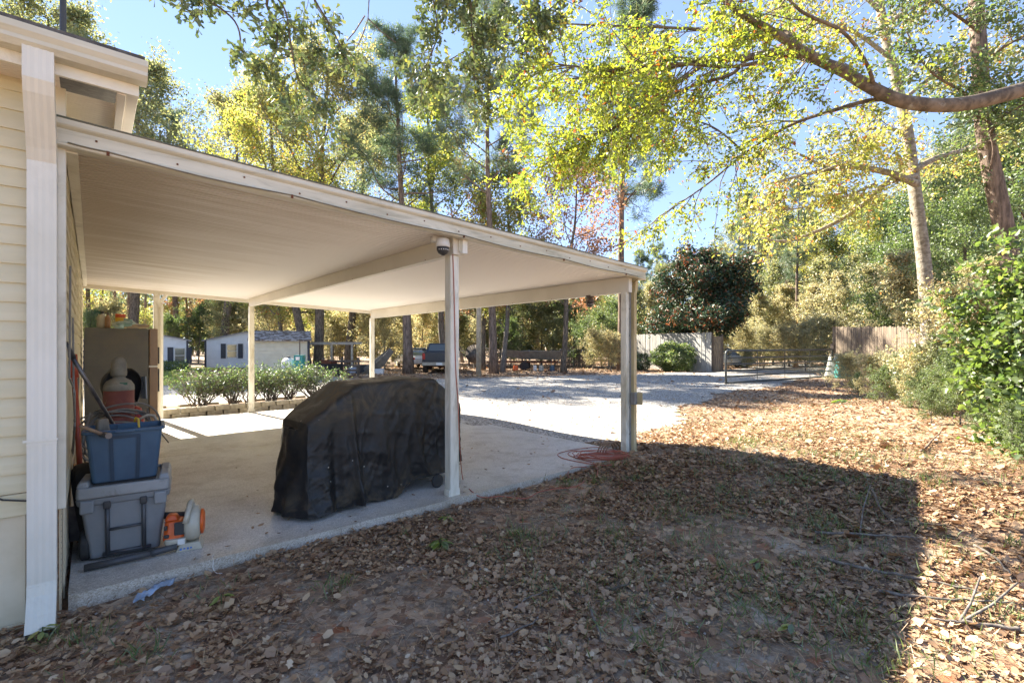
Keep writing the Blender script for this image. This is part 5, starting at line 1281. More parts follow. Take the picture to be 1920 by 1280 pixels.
plant('oakB', 420, 37, 21, 'oak_tree', '', 'tree', 'yellow green tree rising above the carport roof near the house eave', rz=4.4)
plant('oakB', 250, 38, 24, 'oak_tree', '', 'tree', 'fine leaved yellow tree behind the house eave corner', rz=5.0)
plant('oakB', 100, 37, 28, 'oak_tree', '', 'tree', 'sparse tall tree behind the roof vent pipe', rz=5.3)
plant('oakC', 838, 34, 19, 'oak_tree', '', 'tree', 'tall narrow grey trunked tree above the middle carport post', rz=3.1)
plant('pineB', 168, 38, 17, 'pine_tree', '', 'tree', 'red barked pine seen above the bottles on the fridge', rz=1)
plant('pineA', 333, 44, 22, 'pine_tree', '', 'tree', 'red barked pine behind the white building right of the fridge', rz=1)
plant('pineB', 1492, 34, 13, 'pine_tree', '', 'tree', 'half dead pine with long bare pale limbs beyond the gate', rz=2)
# rows of the wood behind: each tree a thing
rg = random.Random(21)
row = [  # (u, distance, kind, height)
 (120,36,'oakC',12),(185,46,'pineA',17),(215,60,'pineB',18),(240,52,'pineB',15),(270,62,'pineA',17),(290,58,'pineA',18),(312,46,'oakC',9),(352,46,'rust',9),(395,52,'oakC',10),(410,58,'pineB',16),(440,48,'oakC',9),(478,56,'oakB',13),(522,62,'pineA',19),
 (560,44,'oakC',10),(618,44,'oakC',10),(640,56,'oakA',13),(668,48,'oakC',10),(705,60,'pineB',17),(738,48,'oakC',11),(790,54,'oakB',14),(812,44,'oakC',10),(845,56,'oakA',13),(868,46,'oakC',11),
 (890,56,'oakB',13),(962,58,'oakB',12),(1010,60,'oakB',13),(1030,46,'rust',10),(1085,54,'oakC',9),(1130,46,'oakC',7.5),(1175,50,'oakC',8.5),(1200,60,'pineB',13),(1225,62,'pineA',14),
 (1258,50,'oakB',10),(1300,60,'oakB',12),(1375,56,'oakB',15),(1405,50,'pineB',17),(1440,60,'pineA',19),(1466,50,'oakB',14),(1520,52,'oakA',15),(1545,44,'oakC',12),(1580,48,'oakB',16),(1612,42,'oakG',12),(1648,36,'oakC',12),(1690,30,'oakG',10),(1722,38,'oakB',16),
 (1770,25,'oakG',9.5),(1795,32,'pineA',17),(1835,28,'oakG',11),(1870,24,'oakB',12),(1905,20,'oakG',9.5),(1950,17,'oakG',10)]
NM = {'pineA':('pine_tree','tall open crowned pine'),'pineB':('pine_tree','slim dark needled pine'),'oakA':('oak_tree','broad yellow green tree'),'oakB':('oak_tree','tall olive green tree'),'oakC':('oak_tree','small golden leaved tree'),'rust':('oak_tree','thin rust leaved tree'),'oakG':('oak_tree','dense dark green tree')}
for (u, d, k, h) in row: plant(k, u, d, h, NM[k][0], NM[k][1], 'tree')
# understorey
bru = [(u, d, k, h) for (u, d, k, h) in
 [(170,34,'brushB',3.5),(205,38,'brushA',4),(322,42,'brushB',3.6),(372,42,'brushB',4.4),(398,43,'brushB',4.8),(430,38,'brushC',5.5),(455,40,'brushA',4.5),(508,36,'brushA',4),(600,36,'brushC',4.5),(628,34,'brushA',3),(668,34,'brushC',5),(700,33,'brushA',3.2),(722,31,'brushC',4.2),(745,35,'brushA',3.6),
  (790,38,'brushC',5),(815,42,'brushC',6),(845,38,'brushA',4),(880,38,'brushC',5.5),(905,36,'brushA',3),(940,37,'brushC',5),(958,35,'brushB',3),(980,38,'brushC',5.8),(1015,39,'brushC',6.2),(1040,37,'brushC',5.0),(1075,38,'brushB',5.2),(1092,34,'brushB',2.9),(1100,42,'brushC',6.6),(1112,31,'brushA',2.1),(1128,33,'brushB',3.4),(1145,30.5,'brushA',1.9),(1155,38,'brushB',4.4),
  (1185,42,'brushC',6.5),(1225,44,'brushC',6.5),(1345,42,'brushC',6),(1375,39,'brushC',6.5),(1400,44,'brushC',8),(1425,36,'brushC',5.0),(1450,40,'brushC',7.2),(1480,36,'brushC',5.5),(1500,46,'brushC',8.5),(1520,33,'brushC',5.2),(1550,36,'brushC',7),(1575,30,'brushC',5.5),(1605,34,'brushC',7.2),(1640,27,'brushC',5.4),(1670,24,'brushB',4.6),(1705,22,'brushC',5.2),
  (1355,34.5,'brushA',2.2),(1390,35,'brushA',2.6),(1432,33,'brushA',2.3),(1470,31,'brushA',2.3),(1510,29,'brushA',2.4),(1545,27,'brushA',2.6),(1400,30,'brushA',1.1)]]
NB = {'brushD':'olive green leafy bush','brushA':'low pale straw coloured bush','brushB':'dark olive rounded bush','brushC':'tall pale tangled bush'}
for i_, (u, d, k, h) in enumerate(bru):
    if k == 'brushC' and i_ % 2: k = 'brushD'
    plant(k, u, d, h, 'wild_bush', NB[k], 'bush')
# labels: kind + landmark, and an order from the left where several share both
by = {}
for p in PLACED: by.setdefault((p[1], where(p[2])), []).append(p)
ORD = ['leftmost','second from left','third from left','fourth from left','fifth from left']
for (adj, wh), L in by.items():
    L.sort(key=lambda p: p[2])
    for i, p in enumerate(L):
        if len(L) == 1: p[0]['label'] = f'{adj} {wh}'
        elif len(L) == 2: p[0]['label'] = f'{adj} {wh}, {"left" if i == 0 else "right"} of the pair'
        else: p[0]['label'] = f'{adj} {wh}, {ORD[i]}'
        p[0]['group'] = 'trees of the wood behind the yard' if p[4] == 'tree' else 'bushes of the wood behind the yard'
# the far wood, one mass
rng = np.random.default_rng(40)
P = []; wdm = MB()
for i in range(330):
    u = rng.uniform(-60, 2100); d = rng.uniform(78, 115); x, y = D(u, d); z0 = Gz(x, y)
    hh = rng.uniform(9, 14) if u < 1150 else (rng.uniform(7, 11) if u < 1330 else rng.uniform(13, 21)); r_ = rng.uniform(2.2, 4)
    n = 620; c = rng.normal(size=(n, 3)); c /= np.linalg.norm(c, axis=1, keepdims=True); c *= rng.uniform(.3, 1, (n, 1))**.5
    c[:, :2] *= 1+.25*np.sin(c[:, 2:3]*9+i); p = np.array([x, y, z0+hh*.52])+c*np.array([r_, r_, hh*.5]); P.append(p)
    wdm.tube([(x, y, z0-.3), (x+rng.normal()*.2, y, z0+hh*.8)], [.18, .06], 5, cap=False)
P = np.vstack(P); tone = np.clip(.5+.35*np.sin(P[:, 0]*.45+P[:, 1]*.31)+rng.normal(size=len(P))*.2, 0, 1)
fo = leafobj('far_woodland', rng, P, .62, 'leaf', LM['olive'], None, rnd=tone); tag(fo, 'distant mixed woodland closing the view behind the yard', 'woodland', kind='stuff')
wdm.build('trunk_mass', MT['bark_grey'], fo)['kind'] = 'stuff'

# ---- magnolia by the grey fence
rng = np.random.default_rng(50); wd, tw, td = tree(rng, 6.6, .10, .30, 3.3, 34, 'oak', ns=7, nt=5, bend=.16, up=.0, ang=.1)
x, y = D(1318, 31.5); t = thing('magnolia_tree', 'rounded dark glossy magnolia with bronze leaf backs above the grey fence', 'tree', (x, y, Gz(x, y)))
wd.tube([(.3,.1,-.1),(.42,.1,1.5),(.5,.2,3.2)], [.08,.07,.04], 8)
wd.build('trunk', MT['bark_oak'], t, smooth=True); P, tone, idx = clumps(rng, tw, 13, .26); leafobj('crown', rng, P, .21, 'leaf', LM['magnolia'], t, rnd=tone, wid=.85)
# ---- dense shrub in front of the fence
def bushblob(label, u, d, w_, h_, mat, size, n, seed, shape='leaf', name='shrub', stems=9):
    rng = np.random.default_rng(seed); x, y = D(u, d); t = thing(name, label, 'shrub', (x, y, Gz(x, y)))
    m = MB(); 
    for i in range(stems):
        a = rng.uniform(0, 6.28); P_, _ = curve(rng, (rng.normal()*.08, rng.normal()*.08, -.05), (math.cos(a)*.6, math.sin(a)*.6, 1), h_*.85, 5, .15); m.tube(P_, [.02,.017,.014,.011,.008,.005], 5, cap=False)
    m.build('stem', MT['bark_grey'], t)
    c = rng.normal(size=(n, 3)); c /= np.linalg.norm(c, axis=1, keepdims=True); lob = 1+.16*np.sin(c[:, 0:1]*5+seed)*np.cos(c[:, 1:2]*6)+.1*np.sin(c[:, 2:3]*11+c[:, 0:1]*9)
    c = c*rng.uniform(.35, 1, (n, 1))**.35*lob; P = c*np.array([w_/2, w_/2, h_*.52])+np.array([0, 0, h_*.5]); P[:, 2] = np.abs(P[:, 2])
    leafobj('foliage', rng, P, size, shape, mat, t); return t
bushblob('dense clipped dark green shrub in front of the tall grey fence', 1263, 29.5, 2.6, 1.75, LM['green'], .10, 14000, 60)
bushblob('small loose green bush at the foot of the grey fence by the carport post', 1203, 31, 1.3, 1.1, LM['shrub'], .09, 2600, 61)
bushblob('low dark green ground bush at the wall of the white building', 316, 29, 2.2, .6, LM['green'], .10, 2500, 62)
# ---- azaleas in the planter: fans of thin stems with leaves at the ends
def azalea(label, x, y, w_, h_, seed, ns=26):
    rng = np.random.default_rng(seed); t = thing('planter_shrub', label, 'shrub', (x, y, .05), 0, 'azaleas in the block edged planter')
    m = MB(); tips = []
    for i in range(ns):
        a = rng.uniform(0, 6.28); sp = rng.uniform(.1, 1)**.6; dx = math.cos(a)*sp*w_*.62; dy = math.sin(a)*sp*.45*w_/2; hz = h_*rng.uniform(.62, 1.12)*(1-.12*sp)
        p0 = np.array([rng.normal()*.05, rng.normal()*.04, -.03]); P_ = [p0]
        for q in range(1, 6):
            s = q/5; P_.append(np.array([dx*s**1.15, dy*s**1.15, hz*s*.86])+rng.normal(size=3)*.025+p0*(1-s))
        m.tube(P_, [.013,.011,.009,.007,.005,.004], 5, cap=False)
        for k in range(7):
            s = rng.uniform(.42, 1); j = min(int(s*5), 4); b = P_[j]+(P_[j+1]-P_[j])*(s*5-j)
            Q, _ = curve(rng, b, (rng.normal()*.7, rng.normal()*.7, .6), rng.uniform(.15, .32), 3, .3)
            m.tube(Q, [.005,.004,.003,.003], 3, cap=False); tips += Q[1:]
        tips.append(P_[-1])
    m.build('stems', MT['bark_grey'], t); tips = np.array(tips)
    P, tone, idx = clumps(rng, tips, 2.7, .06); leafobj('foliage', rng, P, .052, 'leaf', LM['shrub'], t, rnd=tone)
azalea('leftmost planter shrub, stems showing, right of the fridge', 1.75, 12.35, 1.35, .98, 70, 30)
azalea('planter shrub standing just left of the second far carport post', 2.45, 12.5, 1.2, .95, 71)
azalea('planter shrub just right of the second far carport post in front of the shed', 3.25, 12.55, 1.35, .96, 72, 30)
azalea('rightmost planter shrub, low and spreading toward the covered grill', 4.3, 12.65, 1.55, .98, 73, 34)
azalea('planter shrub tucked behind between the two right ones', 3.8, 13.0, 1.3, 1.0, 74, 26)
azalea('smallest planter shrub at the back behind the second far post', 2.9, 13.0, 1.0, .85, 75, 20)

# ---- near oak: trunk out of frame to the right, limbs over the yard
class Limbs:
    def __init__(s, seed): s.rng = np.random.default_rng(seed); s.m = MB(); s.tw = []; s.td = []; s.seg = []
    def limb(s, pts, r0, r1, n=8, steps=5):
        Q = smoothp(pts, steps); k = len(Q); s.m.tube(Q, [r0+(r1-r0)*i/(k-1) for i in range(k)], n); s.seg.append(([np.array(p) for p in Q], r0, r1)); return Q
    def twigs(s, Q, per_m, L, dirb, r=.007, s0=.15, droop=-.25, spread_=.7, sub=3):
        rng = s.rng; Q = [np.array(q) for q in Q]; cum = [0]
        for a, b in zip(Q, Q[1:]): cum.append(cum[-1]+np.linalg.norm(b-a))
        for i in range(int(cum[-1]*per_m)):
            f = rng.uniform(s0, 1)*cum[-1]; j = max(0, min(np.searchsorted(cum, f)-1, len(Q)-2)); p = Q[j]+(Q[j+1]-Q[j])*((f-cum[j])/(cum[j+1]-cum[j]+1e-9))
            t_ = Q[j+1]-Q[j]; t_ /= np.linalg.norm(t_)+1e-9
            d = t_*.6+np.array(dirb)+rng.normal(size=3)*spread_; P, dq = curve(rng, p, d, L*rng.uniform(.5, 1.3), 6, .16, droop*.2)
            s.m.tube(P, [r, r*.85, r*.7, r*.6, r*.5, r*.4, r*.3], 4, cap=False)
            for q in range(2, 7): s.tw.append(P[q]); s.td.append(P[q]-P[q-1])
            for k in range(sub):
                b = P[rng.integers(2, 6)]; S, dS = curve(rng, b, dq+rng.normal(size=3)*.8, L*.35*rng.uniform(.5, 1.2), 4, .2, droop*.2)
                s.m.tube(S, [r*.5, r*.4, r*.35, r*.3, r*.25], 3, cap=False)
                for q in range(1, 5): s.tw.append(S[q]); s.td.append(S[q]-S[q-1])
    def leaves(s, parent, per, size, mat, shape='oak', sig=.03, tonef=None, wid=1.0, only=None):
        rng = s.rng; tw = np.array(s.tw); td = np.array(s.td); td /= np.linalg.norm(td, axis=1, keepdims=True)+1e-9
        n = int(len(tw)*per); idx = rng.integers(0, len(tw), n)
        if only is not None: idx = idx[only(idx)]; n = len(idx)
        P = tw[idx]+rng.normal(size=(n, 3))*sig; T = td[idx]*.6+rng.normal(size=(n, 3))*.6; T[:, 2] -= .25
        N = rng.normal(size=(n, 3)); N[:, 2] += .4
        tone = np.clip(.6*rng.uniform(0, 1, len(tw))[idx]+.4*rng.uniform(0, 1, n), 0, 1)
        if tonef is not None: tone = tonef(idx, tone)
        tone = np.where(rng.uniform(0, 1, n) < .03, 1.0, tone*.95)
        leafobj('crown', rng, P, size, shape, mat, parent, N=N, T=T, rnd=tone, wid=wid)
lb = Limbs(80)
A_ = [(11.5,-1.2,3.4), P3(2150,120,5.9), P3(1990,150,5.4), P3(1920,168,5.2), P3(1800,196,5.0), P3(1700,192,4.9), P3(1640,168,4.9), P3(1585,136,4.9)]
Qm = lb.limb(A_, .098, .05, 12)
Qa = lb.limb([P3(1588,138,4.9), P3(1530,112,4.95), P3(1460,98,5.0), P3(1400,108,5.0), P3(1330,112,5.1), P3(1240,128,5.3), P3(1150,140,5.5), P3(1060,150,5.6)], .055, .012)
Qb = lb.limb([P3(1588,134,4.9), P3(1545,118,4.8), P3(1500,92,4.6), P3(1440,55,4.4), P3(1380,20,4.3), P3(1330,-30,4.2)], .055, .02)
Qc = lb.limb([P3(1560,125,4.9), P3(1500,90,5.2), P3(1470,60,5.5), P3(1380,60,5.7), P3(1250,52,6.0), P3(1120,48,6.1), P3(1010,42,6.1)], .03, .008)
Qd = lb.limb([P3(1700,190,4.9), P3(1640,187,5.0), P3(1560,208,5.2), P3(1480,236,5.5), P3(1400,285,5.8), P3(1320,350,6.1), P3(1230,410,6.5)], .028, .007)
Qe = lb.limb([P3(1400,108,5.0), P3(1370,140,5.1), P3(1290,165,5.3), P3(1200,215,5.5), P3(1110,260,5.7), P3(1040,290,5.8)], .022, .006)
Qf = lb.limb([P3(1330,115,5.1), P3(1240,175,5.2), P3(1160,235,5.5), P3(1080,275,5.8), P3(1000,320,6.0)], .018, .006)
Qg = lb.limb([P3(1480,100,5.0), P3(1380,125,4.8), P3(1270,120,4.7), P3(1150,128,4.6), P3(1040,120,4.6), P3(960,95,4.6)], .02, .006)
Qh = lb.limb([P3(1400,290,5.8), P3(1330,235,5.9), P3(1250,225,6.1), P3(1180,250,6.3)], .012, .005)
Qi = lb.limb([P3(1640,168,4.9), P3(1625,120,4.7), P3(1580,60,4.5), P3(1500,20,4.3), P3(1450,-40,4.2)], .02, .01)
dl = np.array(P3(900,220,5.0))-np.array(P3(1400,60,5.0)); dl /= np.linalg.norm(dl)
for Q, pm in ((Qa,13),(Qc,11),(Qd,9),(Qe,14),(Qf,14),(Qg,12),(Qh,10),(Qb,8),(Qi,5)): lb.twigs(Q, pm, .85, dl*.5+np.array([0,0,-.25]), s0=.2)
# high limb passing over the roof line, above the frame, with hanging sprays
Qtop = lb.limb([(11.6,-1.2,6.6), (8.5,1.2,7.4), (6,3.2,7.4), (4,4.2,6.9), (2.4,4.3,6.2), (1.0,4.0,5.5), (-.3,3.6,4.8)], .11, .03)
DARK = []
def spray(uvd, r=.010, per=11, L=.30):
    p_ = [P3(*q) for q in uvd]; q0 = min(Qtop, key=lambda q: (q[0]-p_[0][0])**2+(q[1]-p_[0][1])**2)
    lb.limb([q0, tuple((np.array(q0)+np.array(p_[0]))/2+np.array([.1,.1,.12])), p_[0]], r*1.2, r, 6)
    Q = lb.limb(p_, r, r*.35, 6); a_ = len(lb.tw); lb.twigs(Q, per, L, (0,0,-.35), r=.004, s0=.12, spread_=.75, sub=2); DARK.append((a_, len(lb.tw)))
spray([(420,-120,3.6),(470,-40,3.6),(530,10,3.7),(545,80,3.7),(560,150,3.8),(600,190,3.8),(625,225,3.8)])
spray([(300,-90,3.5),(380,-10,3.5),(440,40,3.55),(450,90,3.6),(430,120,3.6)], per=9)
spray([(560,-60,3.7),(590,0,3.7),(620,50,3.8),(650,110,3.8),(665,135,3.9)], per=9)
spray([(500,10,3.7),(520,70,3.75),(505,130,3.75)], per=9)
spray([(790,-90,4.2),(810,-10,4.2),(820,60,4.3),(800,120,4.3),(770,165,4.4)], per=12)
spray([(860,-90,4.3),(880,-20,4.3),(885,60,4.4),(890,130,4.4),(890,200,4.5)], per=14)
spray([(960,-90,4.5),(950,-10,4.5),(930,50,4.5),(880,90,4.5),(830,120,4.5)], per=12)
spray([(1010,-60,4.5),(1000,10,4.5),(985,60,4.6),(975,80,4.6)], per=12)
spray([(1100,-80,4.6),(1060,-10,4.6),(1010,30,4.7),(960,40,4.7)], per=13)
ok = thing('water_oak', 'large water oak with its limb sweeping in from the right and yellow green leaves overhead', 'tree', (0, 0, 0))
lb.limb([(11.6,-1.4,-.3),(11.5,-1.3,1.5),(11.5,-1.2,3.4),(11.6,-1.0,6),(11.9,-.8,9)], .32, .2, 14)
lb.m.build('trunk', MT['bark_limb'], ok, smooth=True)
# bare twig hanging in the sky gap
tb = MB()
for L in ([(688,-40),(692,0),(690,35),(684,55)],[(684,30),(665,60),(650,78)],[(690,35),(715,60),(742,80)],[(684,55),(676,75),(668,90)]): tb.tube([P3(u, v, 3.9) for u, v in L], [.006,.005,.004,.003][:len(L)], 5)
tb.build('bare_twig', MT['bark_limb'], ok)
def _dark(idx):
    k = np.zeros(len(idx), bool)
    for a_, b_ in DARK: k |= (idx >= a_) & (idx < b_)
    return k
LM['spray'] = leafmat('shaded_oak_leaf', [(0,(.05,.08,.03)),(.5,(.10,.13,.04)),(.8,(.18,.19,.05)),(.95,(.38,.33,.06)),(1,(.32,.14,.05))], .3, gloss=.07)  # weaker backlight on the hanging sprays, put into a darker leaf colour
lb.leaves(ok, 6.4, .058, LM['oak'], only=lambda i: ~_dark(i))
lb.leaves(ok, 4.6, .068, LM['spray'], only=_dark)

# ---- pale mottled trunk at the right and the rough pine beside it
def righttree(name, label, path, r0, r1, bark, limbs, leafs, seed, lk, lsz, tp=(5, .9), sig=.05, per=3.2, shape='leaf'):
    L = Limbs(seed); L.limb(path, r0, r1, 14)
    for pts, a, b, pm in limbs:
        Q = L.limb(pts, a, b, 8)
        if pm: L.twigs(Q, pm, tp[1], (0, 0, .05), r=.010, s0=.15, spread_=.9, droop=0, sub=4)
    t = thing(name, label, 'tree', (0, 0, 0)); L.m.build('trunk', MT[bark], t, smooth=True)
    L.leaves(t, per, lsz, LM[lk], shape, sig); return t
def base(u, d): x, y = D(u, d); return (x, y, Gz(x, y)-.2)
dA = 10.5
righttree('mottled_tree', 'slender tree with pale mottled bark leaning left at the right of the yard',
  [base(1744, dA), P3(1742,640,dA), P3(1733,500,dA), P3(1722,410,dA), P3(1712,330,dA+.1), P3(1700,240,dA+.2), P3(1680,150,dA+.3), P3(1658,60,dA+.4), P3(1640,-60,dA+.6), P3(1620,-200,dA+.8)], .15, .07, 'bark_pale',
  [([P3(1718,345,dA), P3(1670,325,dA-.4), P3(1590,312,dA-.8), P3(1520,325,dA-1), P3(1440,345,dA-1)], .08, .02, 7),
   ([P3(1716,330,dA), P3(1660,345,dA-.2), P3(1610,390,dA), P3(1540,430,dA+.3), P3(1470,452,dA+.6), P3(1430,446,dA+.8)], .065, .025, 3),
   ([P3(1712,320,dA), P3(1760,295,dA+.3), P3(1840,275,dA+.6), P3(1900,265,dA+.8)], .08, .02, 5),
   ([P3(1700,255,dA), P3(1660,240,dA), P3(1590,250,dA), P3(1530,270,dA)], .045, .012, 8),
   ([P3(1690,190,dA), P3(1740,150,dA), P3(1800,110,dA), P3(1860,90,dA)], .05, .012, 7),
   ([P3(1670,110,dA), P3(1600,60,dA), P3(1520,40,dA), P3(1430,20,dA)], .05, .012, 8),
   ([P3(1655,50,dA), P3(1720,10,dA), P3(1790,-10,dA)], .05, .012, 8),
   ([P3(1650,20,dA), P3(1580,-40,dA), P3(1500,-80,dA)], .05, .012, 6),
   ([P3(1640,345,dA-.6), P3(1580,370,dA-.5), P3(1500,390,dA-.5), P3(1420,395,dA-.4)], .03, .01, 9),
   ([P3(1560,320,dA-.8), P3(1480,280,dA-.6), P3(1420,250,dA-.4)], .03, .01, 8)], 1, 90, 'yellow', .085, (5, 1.1), .10, 4.2)
dB = 9.0
righttree('rough_pine', 'thick rough barked pine at the right edge with vines on its trunk',
  [base(1912, dB), P3(1905,560,dB), P3(1885,440,dB), P3(1868,360,dB), P3(1850,270,dB), P3(1842,200,dB+.1), P3(1836,100,dB+.2), P3(1830,0,dB+.3), P3(1820,-200,dB+.5)], .165, .11, 'bark_pine',
  [([P3(1845,200,dB), P3(1800,170,dB-.3), P3(1740,130,dB-.6), P3(1700,60,dB-.8)], .03, .01, 8),
   ([P3(1850,260,dB), P3(1880,220,dB-.4), P3(1930,190,dB-.7)], .03, .01, 9),
   ([P3(1840,130,dB), P3(1880,90,dB-.4), P3(1940,60,dB-.7)], .03, .01, 9),
   ([P3(1836,60,dB), P3(1780,20,dB-.4), P3(1720,-20,dB-.7)], .03, .01, 8),
   ([P3(1852,330,dB), P3(1862,280,dB-.3), P3(1850,220,dB-.3), P3(1870,150,dB-.3)], .012, .006, 10)], 1, 91, 'green', .08, (5, .8), .08, 3.6)
# ---- brush at the right
plant('brushA', 1590, 15.0, 1.0, 'wild_bush', '', 'bush', 'straw coloured arching bush at the hinge end of the gate')
plant('brushA', 1640, 12.0, .9, 'wild_bush', '', 'bush', 'orange tinged bush in front of the brown board fence')
plant('brushB', 1690, 11.2, .95, 'wild_bush', '', 'bush', 'olive bush at the foot of the pale mottled trunk')
plant('brushB', 1655, 10.0, .75, 'wild_bush', '', 'bush', 'low green bush spreading into the leaf litter left of the pale trunk')
plant('brushA', 1730, 9.6, 1.0, 'wild_bush', '', 'bush', 'pale tangled bush right in front of the pale mottled trunk')
plant('brushB', 1775, 8.3, 1.0, 'wild_bush', '', 'bush', 'green bush between the pale trunk and the large leaved shrub')
plant('brushB', 1745, 7.8, .55, 'wild_bush', '', 'bush', 'lowest creeping green bush at the edge of the sunlit litter')
plant('brushC', 1830, 11.5, 3.0, 'wild_bush', '', 'bush', 'tall pale bush behind the large leaved shrub')
plant('oakG', 1800, 13.5, 5.2, 'wild_bush', '', 'bush', 'dark green thicket behind the rough barked pine')
plant('brushB', 1890, 6.6, 1.2, 'wild_bush', '', 'bush', 'dark bush at the right edge under the large leaved shrub')
for u_, d_, k_, h_, lab_ in ((1610,13.2,'brushB',.6,'knee high green bush between the straw coloured and orange tinged bushes'),(1668,11.6,'brushA',.85,'pale arching bush with dead stems just left of the pale mottled trunk'),(1705,10.4,'brushD',1.0,'olive bush low against the left foot of the pale mottled trunk'),
  (1722,8.9,'brushB',.7,'small dark green bush where the brush meets the sunlit litter'),(1765,9.0,'brushD',1.3,'upright olive bush close to the right foot of the pale mottled trunk'),(1800,7.6,'brushB',.8,'green bush creeping out below the lobed leaved shrub'),(1815,8.8,'brushA',1.9,'straw pale bush rising behind the lobed leaved shrub'),
  (1850,6.3,'brushB',.6,'low green bush under the left side of the lobed leaved shrub'),(1900,5.4,'brushB',.55,'lowest green bush at the right edge beside the sunlit strip')):
    plant(k_, u_, d_, h_, 'wild_bush', '', 'bush', lab_)
LB = Limbs(95); x0, y0 = D(1905, 6.4)
for (u, v, d) in [(1770,520,6.3),(1800,470,6.4),(1850,440,6.2),(1900,450,6.0),(1950,480,5.8),(1760,620,6.4),(1790,640,6.0),(1840,600,5.8),(1880,560,5.6),(1760,700,6.3),(1800,740,5.9),(1850,700,5.6),(1900,690,5.4),(1790,810,5.9),(1840,800,5.6),(1890,780,5.3),(1830,860,5.6),(1900,850,5.2),(1940,600,5.6),(1960,700,5.3),(1870,500,6.2),(1820,560,6.4),(1730,560,6.5),(1815,660,6.1)]:
    tip = np.array(P3(u+45, v+10, d)); b = np.array([x0, y0, Gz(x0, y0)]); mid_ = b*.45+tip*.55+np.array([0,0,.25])
    Q = LB.limb([tuple(b), tuple(mid_), tuple(tip)], .012, .004, 5); LB.twigs(Q, 6, .28, (0,0,-.1), r=.004, s0=.45, spread_=.8, sub=2)
t = thing('large_leaved_shrub', 'bright lobed leaved shrub crowding in at the right edge of the yard', 'shrub', (0, 0, 0)); LB.m.build('stems', MT['bark_grey'], t)
LB.leaves(t, 1.7, .074, LM['bush'], 'big', .08)

# ================================================================ LITTER, GRASS, STICKS
rng = np.random.default_rng(100)
def ground_pts(n, x0, x1, y0, y1, dens=None):
    x = rng.uniform(x0, x1, n); y = rng.uniform(y0, y1, n)
    ok_ = ~((x > -.13) & (x < 5.42) & (y > 3.66) & (y < 11.5)) & ~((x < -.12) & (y > 3.64))
    l = x*RT[0]+y*RT[1]; d = x*FW[0]+y*FW[1]; ok_ &= (d > .9) & (np.abs(l) < 1.15*d+.5)
    if dens is not None: ok_ &= rng.uniform(0, 1, n) < dens(x, y)
    return x[ok_], y[ok_]
def bare(x, y): # sandy patches where the litter is thin
    f = np.sin(x*1.9+1.3*np.sin(y*1.4))*np.cos(y*2.3+x*.7)+.5*np.sin(x*4.1+y*3.3)+.3*np.sin(x*11+3*np.sin(y*7))
    return np.clip(.95-.9*sstep(f, -.15, .7)-.5*np.exp(-((x-.2)**2+(y-3.1)**2)/.35), .06, 1)
def litter(x, y, size, zj=.018, tilt=.33):
    n = len(x); z = G(x, y)+.004+rng.uniform(0, zj, n)
    N = rng.normal(size=(n, 3))*tilt; N[:, 2] = 1
    t1 = .5+.28*np.sin(x*.8+y*.5)+.2*rng.normal(size=n)
    return np.stack([x, y, z], 1), N, np.clip(t1, 0, 1)
parts = []
x, y = ground_pts(165000, -1.2, 9, -.6, 4.6, bare); parts.append((litter(x, y, 1), .040))
x, y = ground_pts(80000, 4, 24, -1, 14, lambda a, b: np.where(in_gravel(a, b), .03, .85)); parts.append((litter(x, y, 1, .02), .068))
x, y = ground_pts(70000, 4, 48, 8, 36, lambda a, b: np.where(in_gravel(a, b), .02, .6)); parts.append((litter(x, y, 1, .03), .13))
Vs = []; Fs = []; As = []; off = 0
for (P, N, tone), sz in parts:
    sz = sz*np.clip(rng.lognormal(-.25, .42, len(P)), .3, 1.45)
    tn = np.clip(.35*tone+.65*rng.beta(1.6, 1.8, len(P)), 0, 1); pick = rng.uniform(0, 1, len(P))
    for shp, lo_, hi_, wd_ in (('curl',0,.3,1.25),('lobe',.3,.62,1.1),('leaf',.62,.78,1.7),('bit',.78,1,1.2)):
        q = (pick >= lo_) & (pick < hi_); V, F, m_ = scatter(rng, P[q], sz[q]*(.7 if shp == 'bit' else 1.), shp, N[q], None, wid=wd_)
        Vs.append(V); Fs.append(F+off); off += len(V); As.append(np.repeat(tn[q], m_))
lo = npmesh('leaf_litter', np.vstack(Vs), np.vstack(Fs), LM['litter'], attr=np.concatenate(As)); tag(lo, 'brown fallen oak leaves covering the ground', 'leaf litter', kind='stuff')
# a few leaves blown on the slab
xs_ = rng.uniform(0, 5.3, 90); ys_ = 3.72+np.abs(rng.normal(size=90))*1.2; P = np.stack([xs_, ys_, np.full(90, .004)], 1); N = rng.normal(size=(90, 3))*.15; N[:, 2] = 1
o = leafobj('slab_leaves', rng, P, .04, 'curl', LM['litter'], None, N=N); tag(o, 'few stray brown leaves scattered over the concrete slab', 'leaf litter', kind='stuff')
# pine straw and bark crumbs between the leaves
x, y = ground_pts(42000, -1.2, 8, -.6, 4.6); T = rng.normal(size=(len(x), 3)); T[:, 2] *= .12; N = rng.normal(size=(len(x), 3))*.3; N[:, 2] = 1
o = leafobj('pine_straw', rng, np.stack([x, y, G(x, y)+.006+rng.uniform(0, .012, len(x))], 1), .085, 'needle', LM['litter'], None, N=N, T=T, wid=1.0, rnd=rng.uniform(0, .75, len(x))); tag(o, 'thin dry pine straw strewn between the fallen leaves', 'pine straw', kind='stuff')
